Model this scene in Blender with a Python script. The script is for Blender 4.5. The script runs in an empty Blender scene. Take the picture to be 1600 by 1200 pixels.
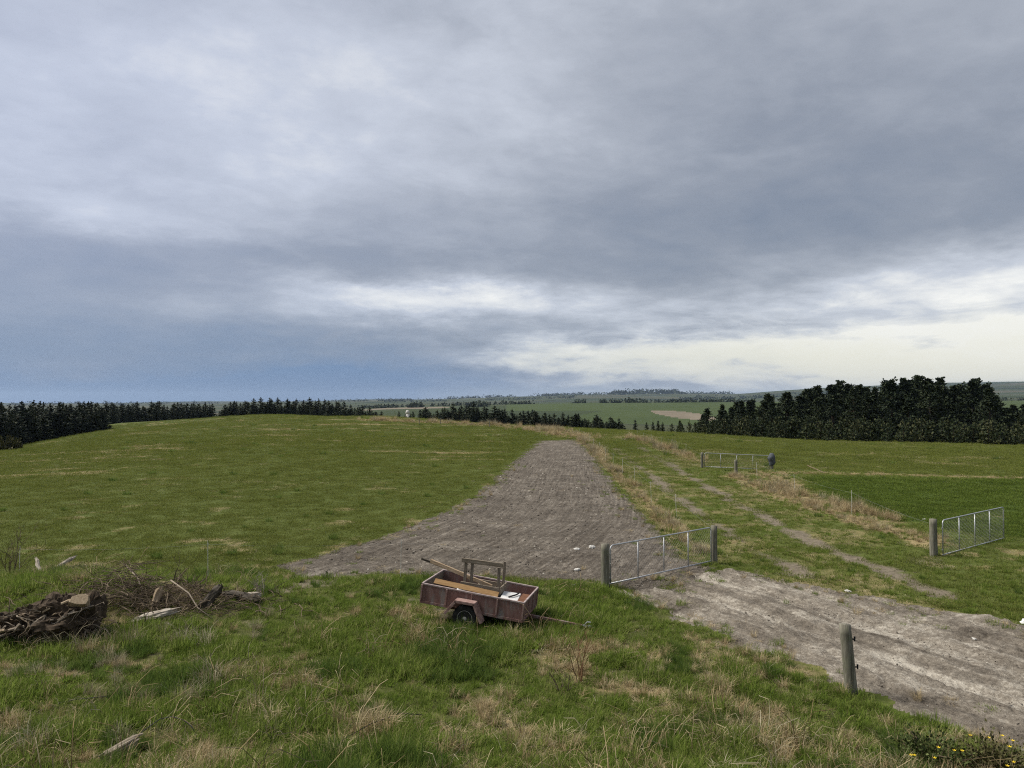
import bpy, math, random
import numpy as np
from mathutils import Vector, Matrix, noise as mnoise
random.seed(7)
RNG = np.random.default_rng(11)
S = bpy.context.scene
COL = S.collection
R = math.radians

# ------------------------------------------------------------------ camera
FPX, CAMH, PITCH = 1164.0, 5.2, math.atan(28 / 1164.0)
cd = bpy.data.cameras.new('camera'); cam = bpy.data.objects.new('camera', cd); COL.objects.link(cam)
cd.sensor_width = 36; cd.lens = 36 * FPX / 1600; cd.clip_start = 0.05; cd.clip_end = 60000
cam.location = (0, 0, CAMH); cam.rotation_euler = (math.pi / 2 + PITCH, 0, 0)
S.camera = cam

# ------------------------------------------------------------------ node maths helper
class NX:
    def __init__(s, nt, sock): s.nt, s.s = nt, sock
    def _m(s, op, *a):
        n = s.nt.nodes.new('ShaderNodeMath'); n.operation = op
        for i, v in enumerate((s,) + a):
            if isinstance(v, NX): s.nt.links.new(v.s, n.inputs[i])
            else: n.inputs[i].default_value = v
        return NX(s.nt, n.outputs[0])
    def __add__(s, o): return s._m('ADD', o)
    def __sub__(s, o): return s._m('SUBTRACT', o)
    def __mul__(s, o): return s._m('MULTIPLY', o)
    def __truediv__(s, o): return s._m('DIVIDE', o)
    def mx(s, o): return s._m('MAXIMUM', o)
    def mn(s, o): return s._m('MINIMUM', o)
    def f(s, op, *a): return s._m(op, *a)
    def cl(s): return s._m('MAXIMUM', 0.0)._m('MINIMUM', 1.0)
    def sst(s, a, b):
        n = s.nt.nodes.new('ShaderNodeMapRange'); n.interpolation_type = 'SMOOTHSTEP'
        s.nt.links.new(s.s, n.inputs[0]); n.inputs[1].default_value = a; n.inputs[2].default_value = b
        return NX(s.nt, n.outputs[0])

def nz(nt, vec, scale, detail=4, rough=0.5, dist=0.0):
    n = nt.nodes.new('ShaderNodeTexNoise'); n.inputs['Scale'].default_value = scale
    n.inputs['Detail'].default_value = detail; n.inputs['Roughness'].default_value = rough
    n.inputs['Distortion'].default_value = dist
    if vec is not None: nt.links.new(vec, n.inputs['Vector'])
    return NX(nt, n.outputs[0])
def mixc(nt, fac, a, b):
    n = nt.nodes.new('ShaderNodeMix'); n.data_type = 'RGBA'
    for i, v in ((0, fac), (6, a), (7, b)):
        if isinstance(v, NX): nt.links.new(v.s, n.inputs[i])
        elif hasattr(v, 'is_linked') or hasattr(v, 'links'): nt.links.new(v, n.inputs[i])
        elif isinstance(v, (int, float)): n.inputs[i].default_value = v
        else: n.inputs[i].default_value = (*v, 1)
    return n.outputs[2]
def ramp(nt, fac, stops):
    n = nt.nodes.new('ShaderNodeValToRGB'); e = n.color_ramp.elements
    e[0].position, e[0].color = stops[0][0], (*stops[0][1], 1)
    e[1].position, e[1].color = stops[-1][0], (*stops[-1][1], 1)
    for p, c in stops[1:-1]:
        k = e.new(p); k.color = (*c, 1)
    nt.links.new(fac.s if isinstance(fac, NX) else fac, n.inputs[0]); return n.outputs[0]

# ------------------------------------------------------------------ sky, sun, exposure
SUN_EL, SUN_AZ = 52, -75          # degrees; azimuth clockwise from the view direction
W = bpy.data.worlds.new('World'); S.world = W; W.use_nodes = True
def build_sky():
    nt = W.node_tree; nt.nodes.clear()
    out = nt.nodes.new('ShaderNodeOutputWorld'); bg = nt.nodes.new('ShaderNodeBackground')
    nt.links.new(bg.outputs[0], out.inputs[0]); bg.inputs[1].default_value = 0.1
    sky = nt.nodes.new('ShaderNodeTexSky'); sky.sky_type = 'NISHITA'; sky.sun_disc = False
    sky.sun_elevation = R(SUN_EL); sky.sun_rotation = R(SUN_AZ)
    tc = nt.nodes.new('ShaderNodeTexCoord'); sp = nt.nodes.new('ShaderNodeSeparateXYZ')
    nt.links.new(tc.outputs['Generated'], sp.inputs[0])
    x, y, z = (NX(nt, sp.outputs[i]) for i in range(3))
    A = x.f('ARCTAN2', y); El = z.f('ARCSINE')
    zz = z.mx(0.0)
    cx = x / (zz + 0.20); cy = y / (zz + 0.20)
    def vec(a, b, c=None):
        n = nt.nodes.new('ShaderNodeCombineXYZ'); nt.links.new(a.s, n.inputs[0]); nt.links.new(b.s, n.inputs[1])
        if c is not None: n.inputs[2].default_value = c
        return n.outputs[0]
    # cloud sheet seen in perspective; streaks drawn out along the wind
    ca, sa = math.cos(R(25)), math.sin(R(25))
    p = vec(cx * ca + cy * sa, (cy * ca - cx * sa) * 1.15)
    n1 = nz(nt, p, 0.75, 7, 0.52, 0.3); n2 = nz(nt, p, 2.6, 8, 0.56, 0.35)
    wv = vec(A * 4.0, El * 11.0)
    wa = nz(nt, wv, 1.3, 8, 0.66) - 0.5; wb = nz(nt, vec(A * 4.0, El * 11.0, 7.0), 1.3, 8, 0.66) - 0.5
    Aw = A + wa * 0.28; Ew = El + wb * 0.09
    wf = nz(nt, wv, 6.0, 6, 0.62) - 0.5
    def blob(px, py, sx, sy, amp, As=Aw, Es=Ew):
        t = (px - 800) / FPX; a0 = math.atan(t); e0 = math.atan((628 - py) / FPX * math.cos(a0))
        u = (As - a0) / (sx / FPX); v = (Es - e0) / (sy / FPX)
        return ((u * u + v * v) * -0.5).f('EXPONENT') * amp
    n3 = nz(nt, p, 7.0, 8, 0.6, 0.4)
    L = (n1 - 0.5) * 0.55 + (n2 - 0.5) * 0.34 + (n3 - 0.5) * 0.20 + 0.45 + wf * 0.10 + (n2.sst(.40, .62) - .5) * .04
    for b in [(250, 110, 560, 200, .17), (640, 190, 300, 90, .18), (420, 300, 300, 60, .06), (130, 337, 190, 14, .15), (100, 520, 560, 80, -.34), (60, 400, 380, 40, -.12), (420, 420, 300, 26, -.08),
              (1080, 340, 480, 110, -.18), (1500, 150, 360, 150, -.08), (640, 460, 160, 22, .62), (500, 492, 190, 22, .26), (900, 478, 170, 20, .24),
              (1600, 425, 170, 34, .42), (1420, 480, 200, 36, .26), (880, 520, 170, 16, .10),
              (1250, 548, 330, 18, .40), (1560, 560, 260, 34, .42), (860, 552, 130, 16, .34), (1100, 600, 420, 30, .24), (380, 565, 380, 40, -.16)]:
        L = L + blob(*b)
    lw = nz(nt, vec(A * 7.0, El * 34.0, 3.0), 1.6, 8, .62, .8) - .5; L = L + lw * El.sst(.20, .04) * A.sst(-.35, .15) * 1.0
    A2 = A + wf * 0.035; E2 = El + wf * 0.02
    for b in [(718, 578, 17, 4.5, -.36), (905, 561, 22, 3.5, -.30), (1420, 546, 22, 5, -.42), (1000, 592, 60, 4, .10), (880, 588, 40, 4, -.10)]:
        L = L + blob(*b, As=A2, Es=E2)
    col = ramp(nt, L.cl(), [(0.0, (.19, .23, .305)), (0.28, (.295, .325, .385)), (0.5, (.43, .46, .52)), (0.72, (.62, .655, .725)), (1.0, (1.05, 1.04, .99))])
    vio = blob(-100, 150, 400, 330, 0.28); col = mixc(nt, vio.cl(), col, (.50, .57, .83))
    wm = (blob(1500, 575, 420, 34, 0.75) + blob(1050, 560, 240, 22, .4)) * L.sst(0.45, 0.85); col = mixc(nt, wm.cl(), col, (.97, .94, .78))
    bl = blob(40, 620, 500, 28, .9) + blob(530, 592, 130, 26, .55) + blob(150, 580, 500, 60, .45); col = mixc(nt, bl.cl() * 0.97, col, (.115, .22, .42))
    hz = El.sst(0.03, 0.0) * A.sst(-0.25, 0.1); col = mixc(nt, hz * 0.6, col, (.66, .72, .76))
    mul = nt.nodes.new('ShaderNodeVectorMath'); mul.operation = 'SCALE'; mul.inputs['Scale'].default_value = 2.4
    nt.links.new(col, mul.inputs[0])
    fin = mixc(nt, 0.97, sky.outputs[0], mul.outputs[0])
    nt.links.new(fin, bg.inputs[0])
build_sky()
sd = bpy.data.lights.new('sun', 'SUN'); sun = bpy.data.objects.new('sun', sd); COL.objects.link(sun)
sd.energy = 1.5; sd.angle = R(28); sd.color = (1.0, 0.95, 0.87)
sun.rotation_euler = (R(90 - SUN_EL), 0, R(180 - SUN_AZ))   # lamp shines along its -Z, away from the sun
S.view_settings.view_transform = 'Standard'; S.view_settings.look = 'None'
S.view_settings.exposure = 1.95; S.view_settings.gamma = 1.0
S.cycles.use_denoising = False; S.cycles.filter_width = 1.15; S.cycles.max_bounces = 5; S.cycles.diffuse_bounces = 3; S.cycles.transparent_max_bounces = 4
S.cycles.volume_bounces = 0

# ------------------------------------------------------------------ numpy noise
_perm = np.random.default_rng(5).random((256, 256))
def vnoise(x, y):
    xi = np.floor(x).astype(int); yi = np.floor(y).astype(int); fx = x - xi; fy = y - yi
    fx = fx * fx * (3 - 2 * fx); fy = fy * fy * (3 - 2 * fy)
    g = lambda a, b: _perm[a & 255, b & 255]
    return (g(xi, yi) * (1 - fx) + g(xi + 1, yi) * fx) * (1 - fy) + (g(xi, yi + 1) * (1 - fx) + g(xi + 1, yi + 1) * fx) * fy
def fbm(x, y, s=1.0, o=4, k=0.5):
    v = 0; a = 1; t = 0; x = np.asarray(x, float) * s; y = np.asarray(y, float) * s
    for i in range(o):
        v = v + a * vnoise(x + 17.3 * i, y + 9.1 * i); t += a; a *= k; x = x * 2.03; y = y * 2.03
    return v / t          # 0..1
def sstep(a, b, v):
    t = np.clip((v - a) / (b - a), 0, 1); return t * t * (3 - 2 * t)

# ------------------------------------------------------------------ terrain height
def zpy(py, D): return CAMH - (py - 628) / FPX * D      # height of a point seen at row py at depth D
PROF = {   # picture column -> [(depth, height)]
 -500: [(40, -.3), (90, -3.5), (140, -7), (300, -16), (700, -25), (1500, -30), (4000, -30), (20000, -70)],
    0: [(45, 0), (90, -1.2), (135, zpy(705, 135)), (160, -4.4), (260, -9), (700, -22), (1500, -26), (4000, -26), (9000, -30), (12000, zpy(631, 12000)), (20000, -90)],
  175: [(50, 0), (100, -.4), (165, zpy(671, 165)), (205, zpy(661, 205)), (240, -2.2), (320, -8), (700, -22), (1500, -25), (4000, -25), (9000, -20), (12000, zpy(630, 12000)), (20000, -90)],
  420: [(50, .05), (100, .8), (150, 1.5), (190, zpy(648, 190)), (230, 1.2), (320, -4), (700, -20), (1500, -20), (3000, -16), (6000, 4), (10000, zpy(629, 10000)), (20000, -90)],
  600: [(50, .1), (100, .6), (165, zpy(652, 165)), (200, .6), (260, -4.5), (420, -12), (700, zpy(648, 700)), (1300, zpy(638, 1300)), (1500, zpy(637, 1500)), (2500, -12), (4000, 0), (8000, zpy(624, 8000)), (20000, -50)],
  750: [(50, .1), (95, .4), (145, zpy(661, 145)), (175, .2), (230, -5), (420, -14), (700, zpy(656, 700)), (1500, zpy(633, 1500)), (2500, -8), (4000, 6), (7000, zpy(620, 7000)), (20000, -50)],
  900: [(50, .05), (88, .35), (125, zpy(670, 125)), (150, -.1), (210, -6), (420, -16), (700, zpy(658, 700)), (1500, zpy(630, 1500)), (2200, -2), (4000, 12), (6500, zpy(616, 6500)), (20000, -50)],
 1050: [(50, .0), (85, .2), (120, zpy(678, 120)), (145, -.9), (210, -7), (420, -17), (700, zpy(661, 700)), (1500, zpy(629, 1500)), (2200, 0), (4000, 14), (6500, zpy(615, 6500)), (20000, -50)],
 1150: [(50, .0), (85, -.1), (120, zpy(684, 120)), (150, -2), (230, -8), (420, -16), (700, zpy(660, 700)), (1500, zpy(628, 1500)), (2200, 2), (4000, 16), (8000, zpy(617, 8000)), (20000, -50)],
 1280: [(50, .0), (85, -.4), (120, zpy(691, 120)), (160, -2.4), (260, -8), (420, -13), (700, zpy(655, 700)), (1500, zpy(627, 1500)), (2200, 4), (4000, 30), (9000, zpy(605, 9000)), (20000, -50)],
 1450: [(50, .0), (85, -.6), (117, zpy(694, 117)), (160, -2.6), (260, -8), (420, -12), (700, -12), (1500, zpy(627, 1500)), (2200, 8), (4000, 45), (9500, zpy(600, 9500)), (20000, -50)],
 1600: [(50, .0), (85, -.7), (115, zpy(697, 115)), (160, -3.0), (260, -7), (420, -10), (700, -9), (1500, zpy(626, 1500)), (2200, 10), (4000, 50), (9500, zpy(596, 9500)), (20000, -50)],
 2100: [(50, .0), (85, -.9), (115, -2), (160, -3.5), (260, -7), (420, -10), (700, -9), (1500, 4), (2200, 12), (4000, 55), (9500, 280), (20000, -50)]}
_GD = np.exp(np.linspace(math.log(20), math.log(22000), 260)); _GA = np.radians(np.linspace(-52, 52, 209))
def _mk():
    ks = sorted(PROF); az = np.array([math.atan((k - 800) / FPX) for k in ks]); rows = []
    for k in ks:
        d, h = zip(*([(20, 0)] + PROF[k])); rows.append(np.interp(np.log(_GD), np.log(d), h))
    rows = np.array(rows); g = np.empty((len(_GA), len(_GD)))
    # smooth (pchip-like) interpolation across azimuth: linear then a light blur
    for j in range(len(_GD)): g[:, j] = np.interp(_GA, az, rows[:, j])
    for _ in range(3):
        p = np.pad(g, 1, mode='edge'); g = (p[:-2, 1:-1] + 2 * p[1:-1, 1:-1] + p[2:, 1:-1]) / 4
        p = np.pad(g, 1, mode='edge'); g = (p[1:-1, :-2] + 2 * p[1:-1, 1:-1] + p[1:-1, 2:]) / 4
    return g
_G = _mk()
_BR = [0, 2.6, 3.2, 5, 7, 9, 10.5, 12.5, 14]; _BZ = [3.55, 3.5, 3.3, 2.3, 1.32, .52, .24, .03, 0]
def H(x, y):
    x = np.asarray(x, float); y = np.asarray(y, float)
    r = np.hypot(x, y); az = np.arctan2(x, y); ac = np.clip(az, _GA[0], _GA[-1])
    D = r * np.cos(ac)
    fa = (ac - _GA[0]) / (_GA[1] - _GA[0]); fd = (np.log(np.clip(D, 20, 21999)) - math.log(20)) / (np.log(_GD[1]) - math.log(20))
    i = np.clip(np.floor(fa).astype(int), 0, len(_GA) - 2); j = np.clip(np.floor(fd).astype(int), 0, len(_GD) - 2); fa = fa - i; fd = fd - j
    z = (_G[i, j] * (1 - fa) + _G[i + 1, j] * fa) * (1 - fd) + (_G[i, j + 1] * (1 - fa) + _G[i + 1, j + 1] * fa) * fd
    z = z + np.interp(r, _BR, _BZ)
    z = z + (fbm(x, y, .45, 3) - .5) * .16 * sstep(60, 20, r) * sstep(4, 9, r)               # small lumps
    z = z + (fbm(x, y, .035, 3) - .5) * 1.0 * sstep(40, 110, r) * sstep(600, 300, r)
    far = sstep(900, 3500, r)
    z = z + far * (fbm(x, y, 1 / 1600., 4) - .5) * np.clip(r / 6000, .3, 1.5) * 44
    z = z + .42 * np.exp(-(((x + 11.3) / 4.5) ** 2 + ((y - 19.6) / 1.8) ** 2))                # low bank of spoil on the left
    return z
def ray(px, py):
    v = Vector(((px - 800) / FPX, 1, (600 - py) / FPX)); c, s = math.cos(PITCH), math.sin(PITCH)
    return Vector((v.x, v.y * c - v.z * s, v.y * s + v.z * c))
def gp(px, py, flat=False):
    d = ray(px, py); t = CAMH / -d.z if d.z < 0 else 100.0
    if flat: return (d.x * t, d.y * t)
    t = 4.0
    while t < 3000:                      # march to the first crossing of the ground
        if CAMH + d.z * t < float(H(d.x * t, d.y * t)): break
        t *= 1.01
    a, b = t / 1.01, t
    for _ in range(20):
        m = (a + b) / 2
        if CAMH + d.z * m < float(H(d.x * m, d.y * m)): b = m
        else: a = m
    return (d.x * a, d.y * a)
def at(px, D): return ((px - 800) / FPX * D, D)
def hz(x, y): return float(H(x, y))

# ------------------------------------------------------------------ land use, traced on the ground in metres
FL = lambda pts: np.array([gp(a, b, b > 800) for a, b in pts])
PLOUGH = FL([(425, 884), (520, 863), (600, 838), (690, 806), (740, 776), (790, 731), (820, 706), (840, 689), (898, 687), (920, 703), (944, 735),
             (975, 775), (1003, 805), (1032, 838), (1070, 872), (1112, 888), (1010, 925), (945, 915), (900, 908), (800, 906), (700, 902), (600, 899), (480, 902)])
ROWEDGE = FL([(380, 893), (425, 884), (520, 863), (600, 838), (690, 806), (740, 776), (790, 731), (820, 706), (848, 691), (852, 684)])
TRACK = FL([(1005, 923), (1112, 887), (1180, 897), (1250, 913), (1320, 926), (1400, 946), (1480, 958), (1540, 966), (1600, 985), (1750, 1010), (2300, 1150), (2100, 1250),
            (1700, 1235), (1600, 1186), (1500, 1146), (1440, 1130), (1390, 1112), (1345, 1086), (1310, 1074), (1270, 1045), (1200, 1022), (1150, 1006), (1090, 978), (1040, 957), (985, 936), (950, 920)])
LUSH = FL([(1265, 744), (1600, 750), (2100, 757), (2100, 850), (1600, 842), (1560, 846), (1475, 822), (1400, 815), (1335, 797), (1290, 775)])
ROUGH = FL([(-900, 900), (0, 893), (200, 892), (420, 902), (650, 908), (800, 910), (940, 918), (990, 940), (1040, 957), (1090, 978), (1150, 1006), (1200, 1022), (1270, 1045), (1310, 1074),
            (1345, 1086), (1390, 1112), (1440, 1130), (1500, 1146), (1600, 1186), (1700, 1235), (1700, 1900), (-900, 1900)])
TRACKS = [FL([(975, 684), (1040, 722), (1100, 757), (1160, 790), (1250, 836), (1330, 870), (1400, 898), (1470, 930)]),
          FL([(960, 700), (1030, 752), (1075, 790), (1130, 826), (1180, 858), (1250, 895)])]
DRY = [(FL([(585, 656), (700, 661), (830, 669), (905, 682)]), 3.2, .9), (FL([(905, 684), (930, 706), (958, 735), (985, 762), (1012, 787), (1035, 808), (1058, 832)]), .45, 1.0),
       (FL([(1075, 846), (1100, 868)]), .35, .7),
       (FL([(985, 682), (1030, 698), (1060, 709), (1092, 722)]), 1.0, 1.0), (FL([(1148, 744), (1165, 752), (1185, 762)]), .7, 1.0), (FL([(1200, 738), (1225, 752), (1215, 764), (1250, 780)]), 1.2, 1.0),
       (FL([(1180, 740), (1260, 739), (1400, 742), (1600, 747), (2000, 752)]), .9, .95), (FL([(1240, 780), (1290, 796), (1330, 812), (1375, 824), (1420, 836), (1455, 850)]), .75, .9),
       (FL([(1390, 830), (1455, 840)]), .6, .7), (FL([(1300, 785), (1350, 800), (1400, 815)]), .4, .8)]
FDRY = [FL(p) for p in ([(830, 1000), (870, 1030), (905, 1050)], [(950, 1070), (1040, 1090), (1100, 1110), (1180, 1120)], [(60, 1040), (110, 1060)], [(150, 1030), (210, 1040)], [(760, 1110), (800, 1150), (850, 1190)],
                        [(250, 935), (330, 945)], [(1210, 1150), (1250, 1190)], [(420, 1060), (470, 1075)], [(900, 1010), (1010, 1020)])]
def inpoly(x, y, poly):
    c = np.zeros(x.shape, bool); n = len(poly)
    for i in range(n):
        x1, y1 = poly[i]; x2, y2 = poly[(i + 1) % n]
        if y1 == y2: continue
        m = (y1 > y) != (y2 > y); c ^= m & (x < (x2 - x1) * (y - y1) / (y2 - y1) + x1)
    return c
def pdist(x, y, line):
    d = np.full(np.shape(x), 1e9)
    for (x1, y1), (x2, y2) in zip(line[:-1], line[1:]):
        dx, dy = x2 - x1, y2 - y1; t = np.clip(((x - x1) * dx + (y - y1) * dy) / (dx * dx + dy * dy), 0, 1)
        d = np.minimum(d, np.hypot(x - x1 - t * dx, y - y1 - t * dy))
    return d
def landuse(x, y):
    """0 pasture 1 ploughed 2 track 3 lush crop 4 rough grass"""
    r = np.hypot(x, y); k = np.clip(r / 25, .5, 3)
    jx = x + (fbm(x, y, .9, 5, .65) - .5) * 1.7 * k; jy = y + (fbm(x + 40, y, .9, 5, .65) - .5) * 1.7 * k
    c = np.zeros(x.shape, int)
    c[inpoly(x, y, ROUGH) | (r < 14) | (y < 5)] = 4
    c[inpoly(jx, jy, LUSH)] = 3
    c[inpoly(x + (jx - x) * .38, y + (jy - y) * .38, PLOUGH)] = 1
    c[inpoly(jx, jy, TRACK) & (r > 8)] = 2
    return c
def masks(x, y):
    """dry straw and bare soil, 0..1"""
    dry = np.zeros(x.shape); n = fbm(x, y, .8, 4, .6)
    for line, w, a in DRY: dry = np.maximum(dry, a * sstep(1.5, .4, pdist(x, y, line) / w + (n - .5) * 1.8))
    for line in FDRY: dry = np.maximum(dry, (.8 * sstep(1.2, .2, pdist(x, y, line) / .55 + (n - .5) * 1.6)))
    r = np.hypot(x, y)
    st = fbm(x * .09 + y * .02, y * .55 - x * .06, 1.0, 4, .6)     # mown streaks lying across the left paddock
    dry = np.maximum(dry, .85 * sstep(.60, .70, st) * sstep(40, 75, r) * (x < .02 * y - 2))
    dry = np.maximum(dry, .55 * sstep(.62, .75, fbm(x, y, .5, 4, .6)) * sstep(70, 30, r))
    lane = (x > .11 * y + 2) & (x < .28 * y + 6) & (r < 75); dry = np.maximum(dry, .42 * lane * sstep(.35, .65, fbm(x + 5, y, .6, 4, .6)))
    rg = fbm(x + 91, y, .16, 4, .6); dry = np.maximum(dry, .4 * sstep(.52, .7, rg) * (x > .1 * y) * sstep(40, 70, r))
    bare = np.zeros(x.shape)
    for i, line in enumerate(TRACKS): bare = np.maximum(bare, (.88 if i == 0 else .9) * sstep(1.1, .35, pdist(x, y, line) / .62 + (fbm(x, y, .8, 4, .65) - .44) * 2.2))
    bare = np.maximum(bare, .8 * sstep(.72, .8, fbm(x + 33, y, .45, 3)) * sstep(40, 20, r))
    return dry, bare

# ------------------------------------------------------------------ materials
def mat(name, rough=.85, spec=.25):
    m = bpy.data.materials.new(name); m.use_nodes = True; b = m.node_tree.nodes['Principled BSDF']
    b.inputs['Roughness'].default_value = rough; b.inputs['Specular IOR Level'].default_value = spec
    return m, m.node_tree, b
def coord(nt, kind='Object'):
    return nt.nodes.new('ShaderNodeTexCoord').outputs[kind]
def mapv(nt, v, scale=(1, 1, 1), rot=(0, 0, 0)):
    n = nt.nodes.new('ShaderNodeMapping'); n.inputs['Scale'].default_value = scale; n.inputs['Rotation'].default_value = rot
    nt.links.new(v, n.inputs[0]); return n.outputs[0]
def attr(nt, name, inst=False):
    n = nt.nodes.new('ShaderNodeAttribute'); n.attribute_name = name; return NX(nt, n.outputs['Fac'])
def bump(nt, b, h, strength=.5, dist=.02):
    n = nt.nodes.new('ShaderNodeBump'); n.inputs['Strength'].default_value = strength; n.inputs['Distance'].default_value = dist
    nt.links.new(h.s, n.inputs['Height']); nt.links.new(n.outputs[0], b.inputs['Normal'])
def setc(nt, b, c): nt.links.new(c, b.inputs['Base Color'])

def turf(name, ga, gb, gc, rough=False):
    m, nt, b = mat(name, .95, .1); o = coord(nt)
    big = nz(nt, o, .12, 5, .6); mid = nz(nt, o, 1.4, 5, .65); fine = nz(nt, o, 14, 5, .7)
    f = big * .45 + mid * .35 + fine * .45 - .12
    c = ramp(nt, f.cl(), [(.25, ga), (.5, gb), (.75, gc)])
    dry = attr(nt, 'dry'); bare = attr(nt, 'bare')
    straw = ramp(nt, nz(nt, o, 9, 5, .7), [(.3, (.16, .12, .06)), (.7, (.36, .28, .15))])
    soil = ramp(nt, nz(nt, o, 7, 6, .7), [(.3, (.085, .07, .05)), (.7, (.215, .18, .135))])
    c = mixc(nt, (dry * 1.5 - (nz(nt, o, 5, 5, .7) - .35) * 1.2).cl() * (.85), c, straw)
    c = mixc(nt, (bare * 1.6 - nz(nt, o, 4, 5, .7) * .9).cl(), c, soil)
    setc(nt, b, c); bump(nt, b, fine * .6 + mid, .9, .06); return m
M_PAST = turf('pasture_turf', (.050, .066, .014), (.072, .090, .020), (.098, .112, .031))
M_LUSH = turf('lush_turf', (.035, .055, .011), (.052, .078, .015), (.07, .095, .022))
M_ROUGH = turf('rough_turf', (.045, .052, .016), (.07, .076, .024), (.12, .10, .045))
def soilmat(name, stops, dark, rows=False):
    m, nt, b = mat(name, .97, .1); o = coord(nt)
    n1 = nz(nt, o, .5, 5, .6); n2 = nz(nt, o, 5, 6, .7); n3 = nz(nt, o, 22, 5, .75)
    f = n1 * .35 + n2 * .45 + n3 * .4 - .1
    if rows:
        rw = attr(nt, 'row'); cb = nt.nodes.new('ShaderNodeCombineXYZ'); sx_ = nt.nodes.new('ShaderNodeSeparateXYZ'); nt.links.new(o, sx_.inputs[0]); nt.links.new((rw * 7.5).s, cb.inputs[0]); nt.links.new((NX(nt, sx_.outputs[1]) * .22 + NX(nt, sx_.outputs[0]) * .12).s, cb.inputs[1]); s = nz(nt, cb.outputs[0], 1.0, 5, .6) - .5; f = f + s * .48 + (nz(nt, o, 9, 7, .85) - .5) * .5 + (nz(nt, o, 1.6, 4, .7) - .5) * .25 
    else:
        sm = mapv(nt, mapv(nt, o, (1, 1, 1), (0, 0, R(64))), (.28, 2.4, 1)); st = nz(nt, sm, .8, 8, .72, .4); rw = attr(nt, 'row'); wl = (rw - .85) / .28; wheel = (wl * wl * -1.0).f('EXPONENT'); f = f * .7 + (st - .5) * .85 + (nz(nt, o, 10, 7, .85) - .5) * .75 + (nz(nt, o, .7, 5, .65) - .5) * .75 + wheel * .14 + .17
    setc(nt, b, ramp(nt, f.cl(), stops)); bump(nt, b, n2 * .8 + n3, 1.0, .05); return m
M_PLOUGH = soilmat('ploughed_soil', [(.30, (.038, .031, .025)), (.44, (.084, .071, .056)), (.55, (.132, .113, .091)), (.70, (.27, .24, .197))], 0, True)
M_TRACK = soilmat('track_soil', [(.24, (.058, .048, .037)), (.42, (.13, .111, .088)), (.58, (.215, .187, .15)), (.80, (.46, .42, .35))], 0)
def farmat():
    m, nt, b = mat('far_farmland', .95, .05); o = coord(nt)
    vo = nt.nodes.new('ShaderNodeTexVoronoi'); vo.inputs['Scale'].default_value = 1 / 420.; vo.inputs['Randomness'].default_value = .8
    nt.links.new(mapv(nt, o, (.7, 1.6, 0), (0, 0, R(20))), vo.inputs['Vector'])
    sp = nt.nodes.new('ShaderNodeSeparateColor'); nt.links.new(vo.outputs['Color'], sp.inputs[0])
    c = ramp(nt, NX(nt, sp.outputs[0]), [(0, (.034, .047, .022)), (.35, (.045, .058, .027)), (.6, (.055, .060, .032)), (.78, (.085, .077, .05)), (.9, (.042, .055, .025)), (1, (.13, .112, .08))])
    c = mixc(nt, (nz(nt, o, 1 / 90., 5, .6) * 1.6 - .6).cl() * .5, c, (.05, .06, .03))
    c = mixc(nt, nz(nt, o, 1 / 500., 5, .65).sst(.52, .62) * .75, c, (.018, .026, .018))
    setc(nt, b, c); return m
M_FAR = farmat()
def flatmat(name, a, bb, sc, rough=.95):
    m, nt, b = mat(name, rough, .1); o = coord(nt); setc(nt, b, ramp(nt, nz(nt, o, sc, 5, .65), [(.3, a), (.7, bb)])); return m
M_CROP = flatmat('far_crop', (.038, .056, .018), (.054, .073, .024), 1 / 60.)
M_BARE = flatmat('far_bare_paddock', (.12, .10, .072), (.19, .16, .118), 1 / 30.)

# ------------------------------------------------------------------ terrain meshes
def mesh_np(name, V, F, m, attrs=None, smooth=True):
    me = bpy.data.meshes.new(name); nv, nf, k = len(V), len(F), F.shape[1]
    me.vertices.add(nv); me.vertices.foreach_set('co', V.astype(np.float32).ravel())
    me.loops.add(nf * k); me.loops.foreach_set('vertex_index', F.astype(np.int32).ravel())
    me.polygons.add(nf); me.polygons.foreach_set('loop_start', np.arange(0, nf * k, k, dtype=np.int32))
    if smooth: me.polygons.foreach_set('use_smooth', np.ones(nf, bool))
    for nme, arr in (attrs or {}).items():
        a = me.attributes.new(nme, 'FLOAT', 'POINT'); a.data.foreach_set('value', arr.astype(np.float32))
    me.update(calc_edges=True); me.validate()
    if m: me.materials.append(m)
    return me
def link(name, me, parent=None, kind=None, label=None, cat=None, group=None):
    o = bpy.data.objects.new(name, me); COL.objects.link(o); o.parent = parent
    for k, v in (('kind', kind), ('label', label), ('category', cat), ('group', group)):
        if v: o[k] = v
    return o
TZ = [0, 0]
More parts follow.
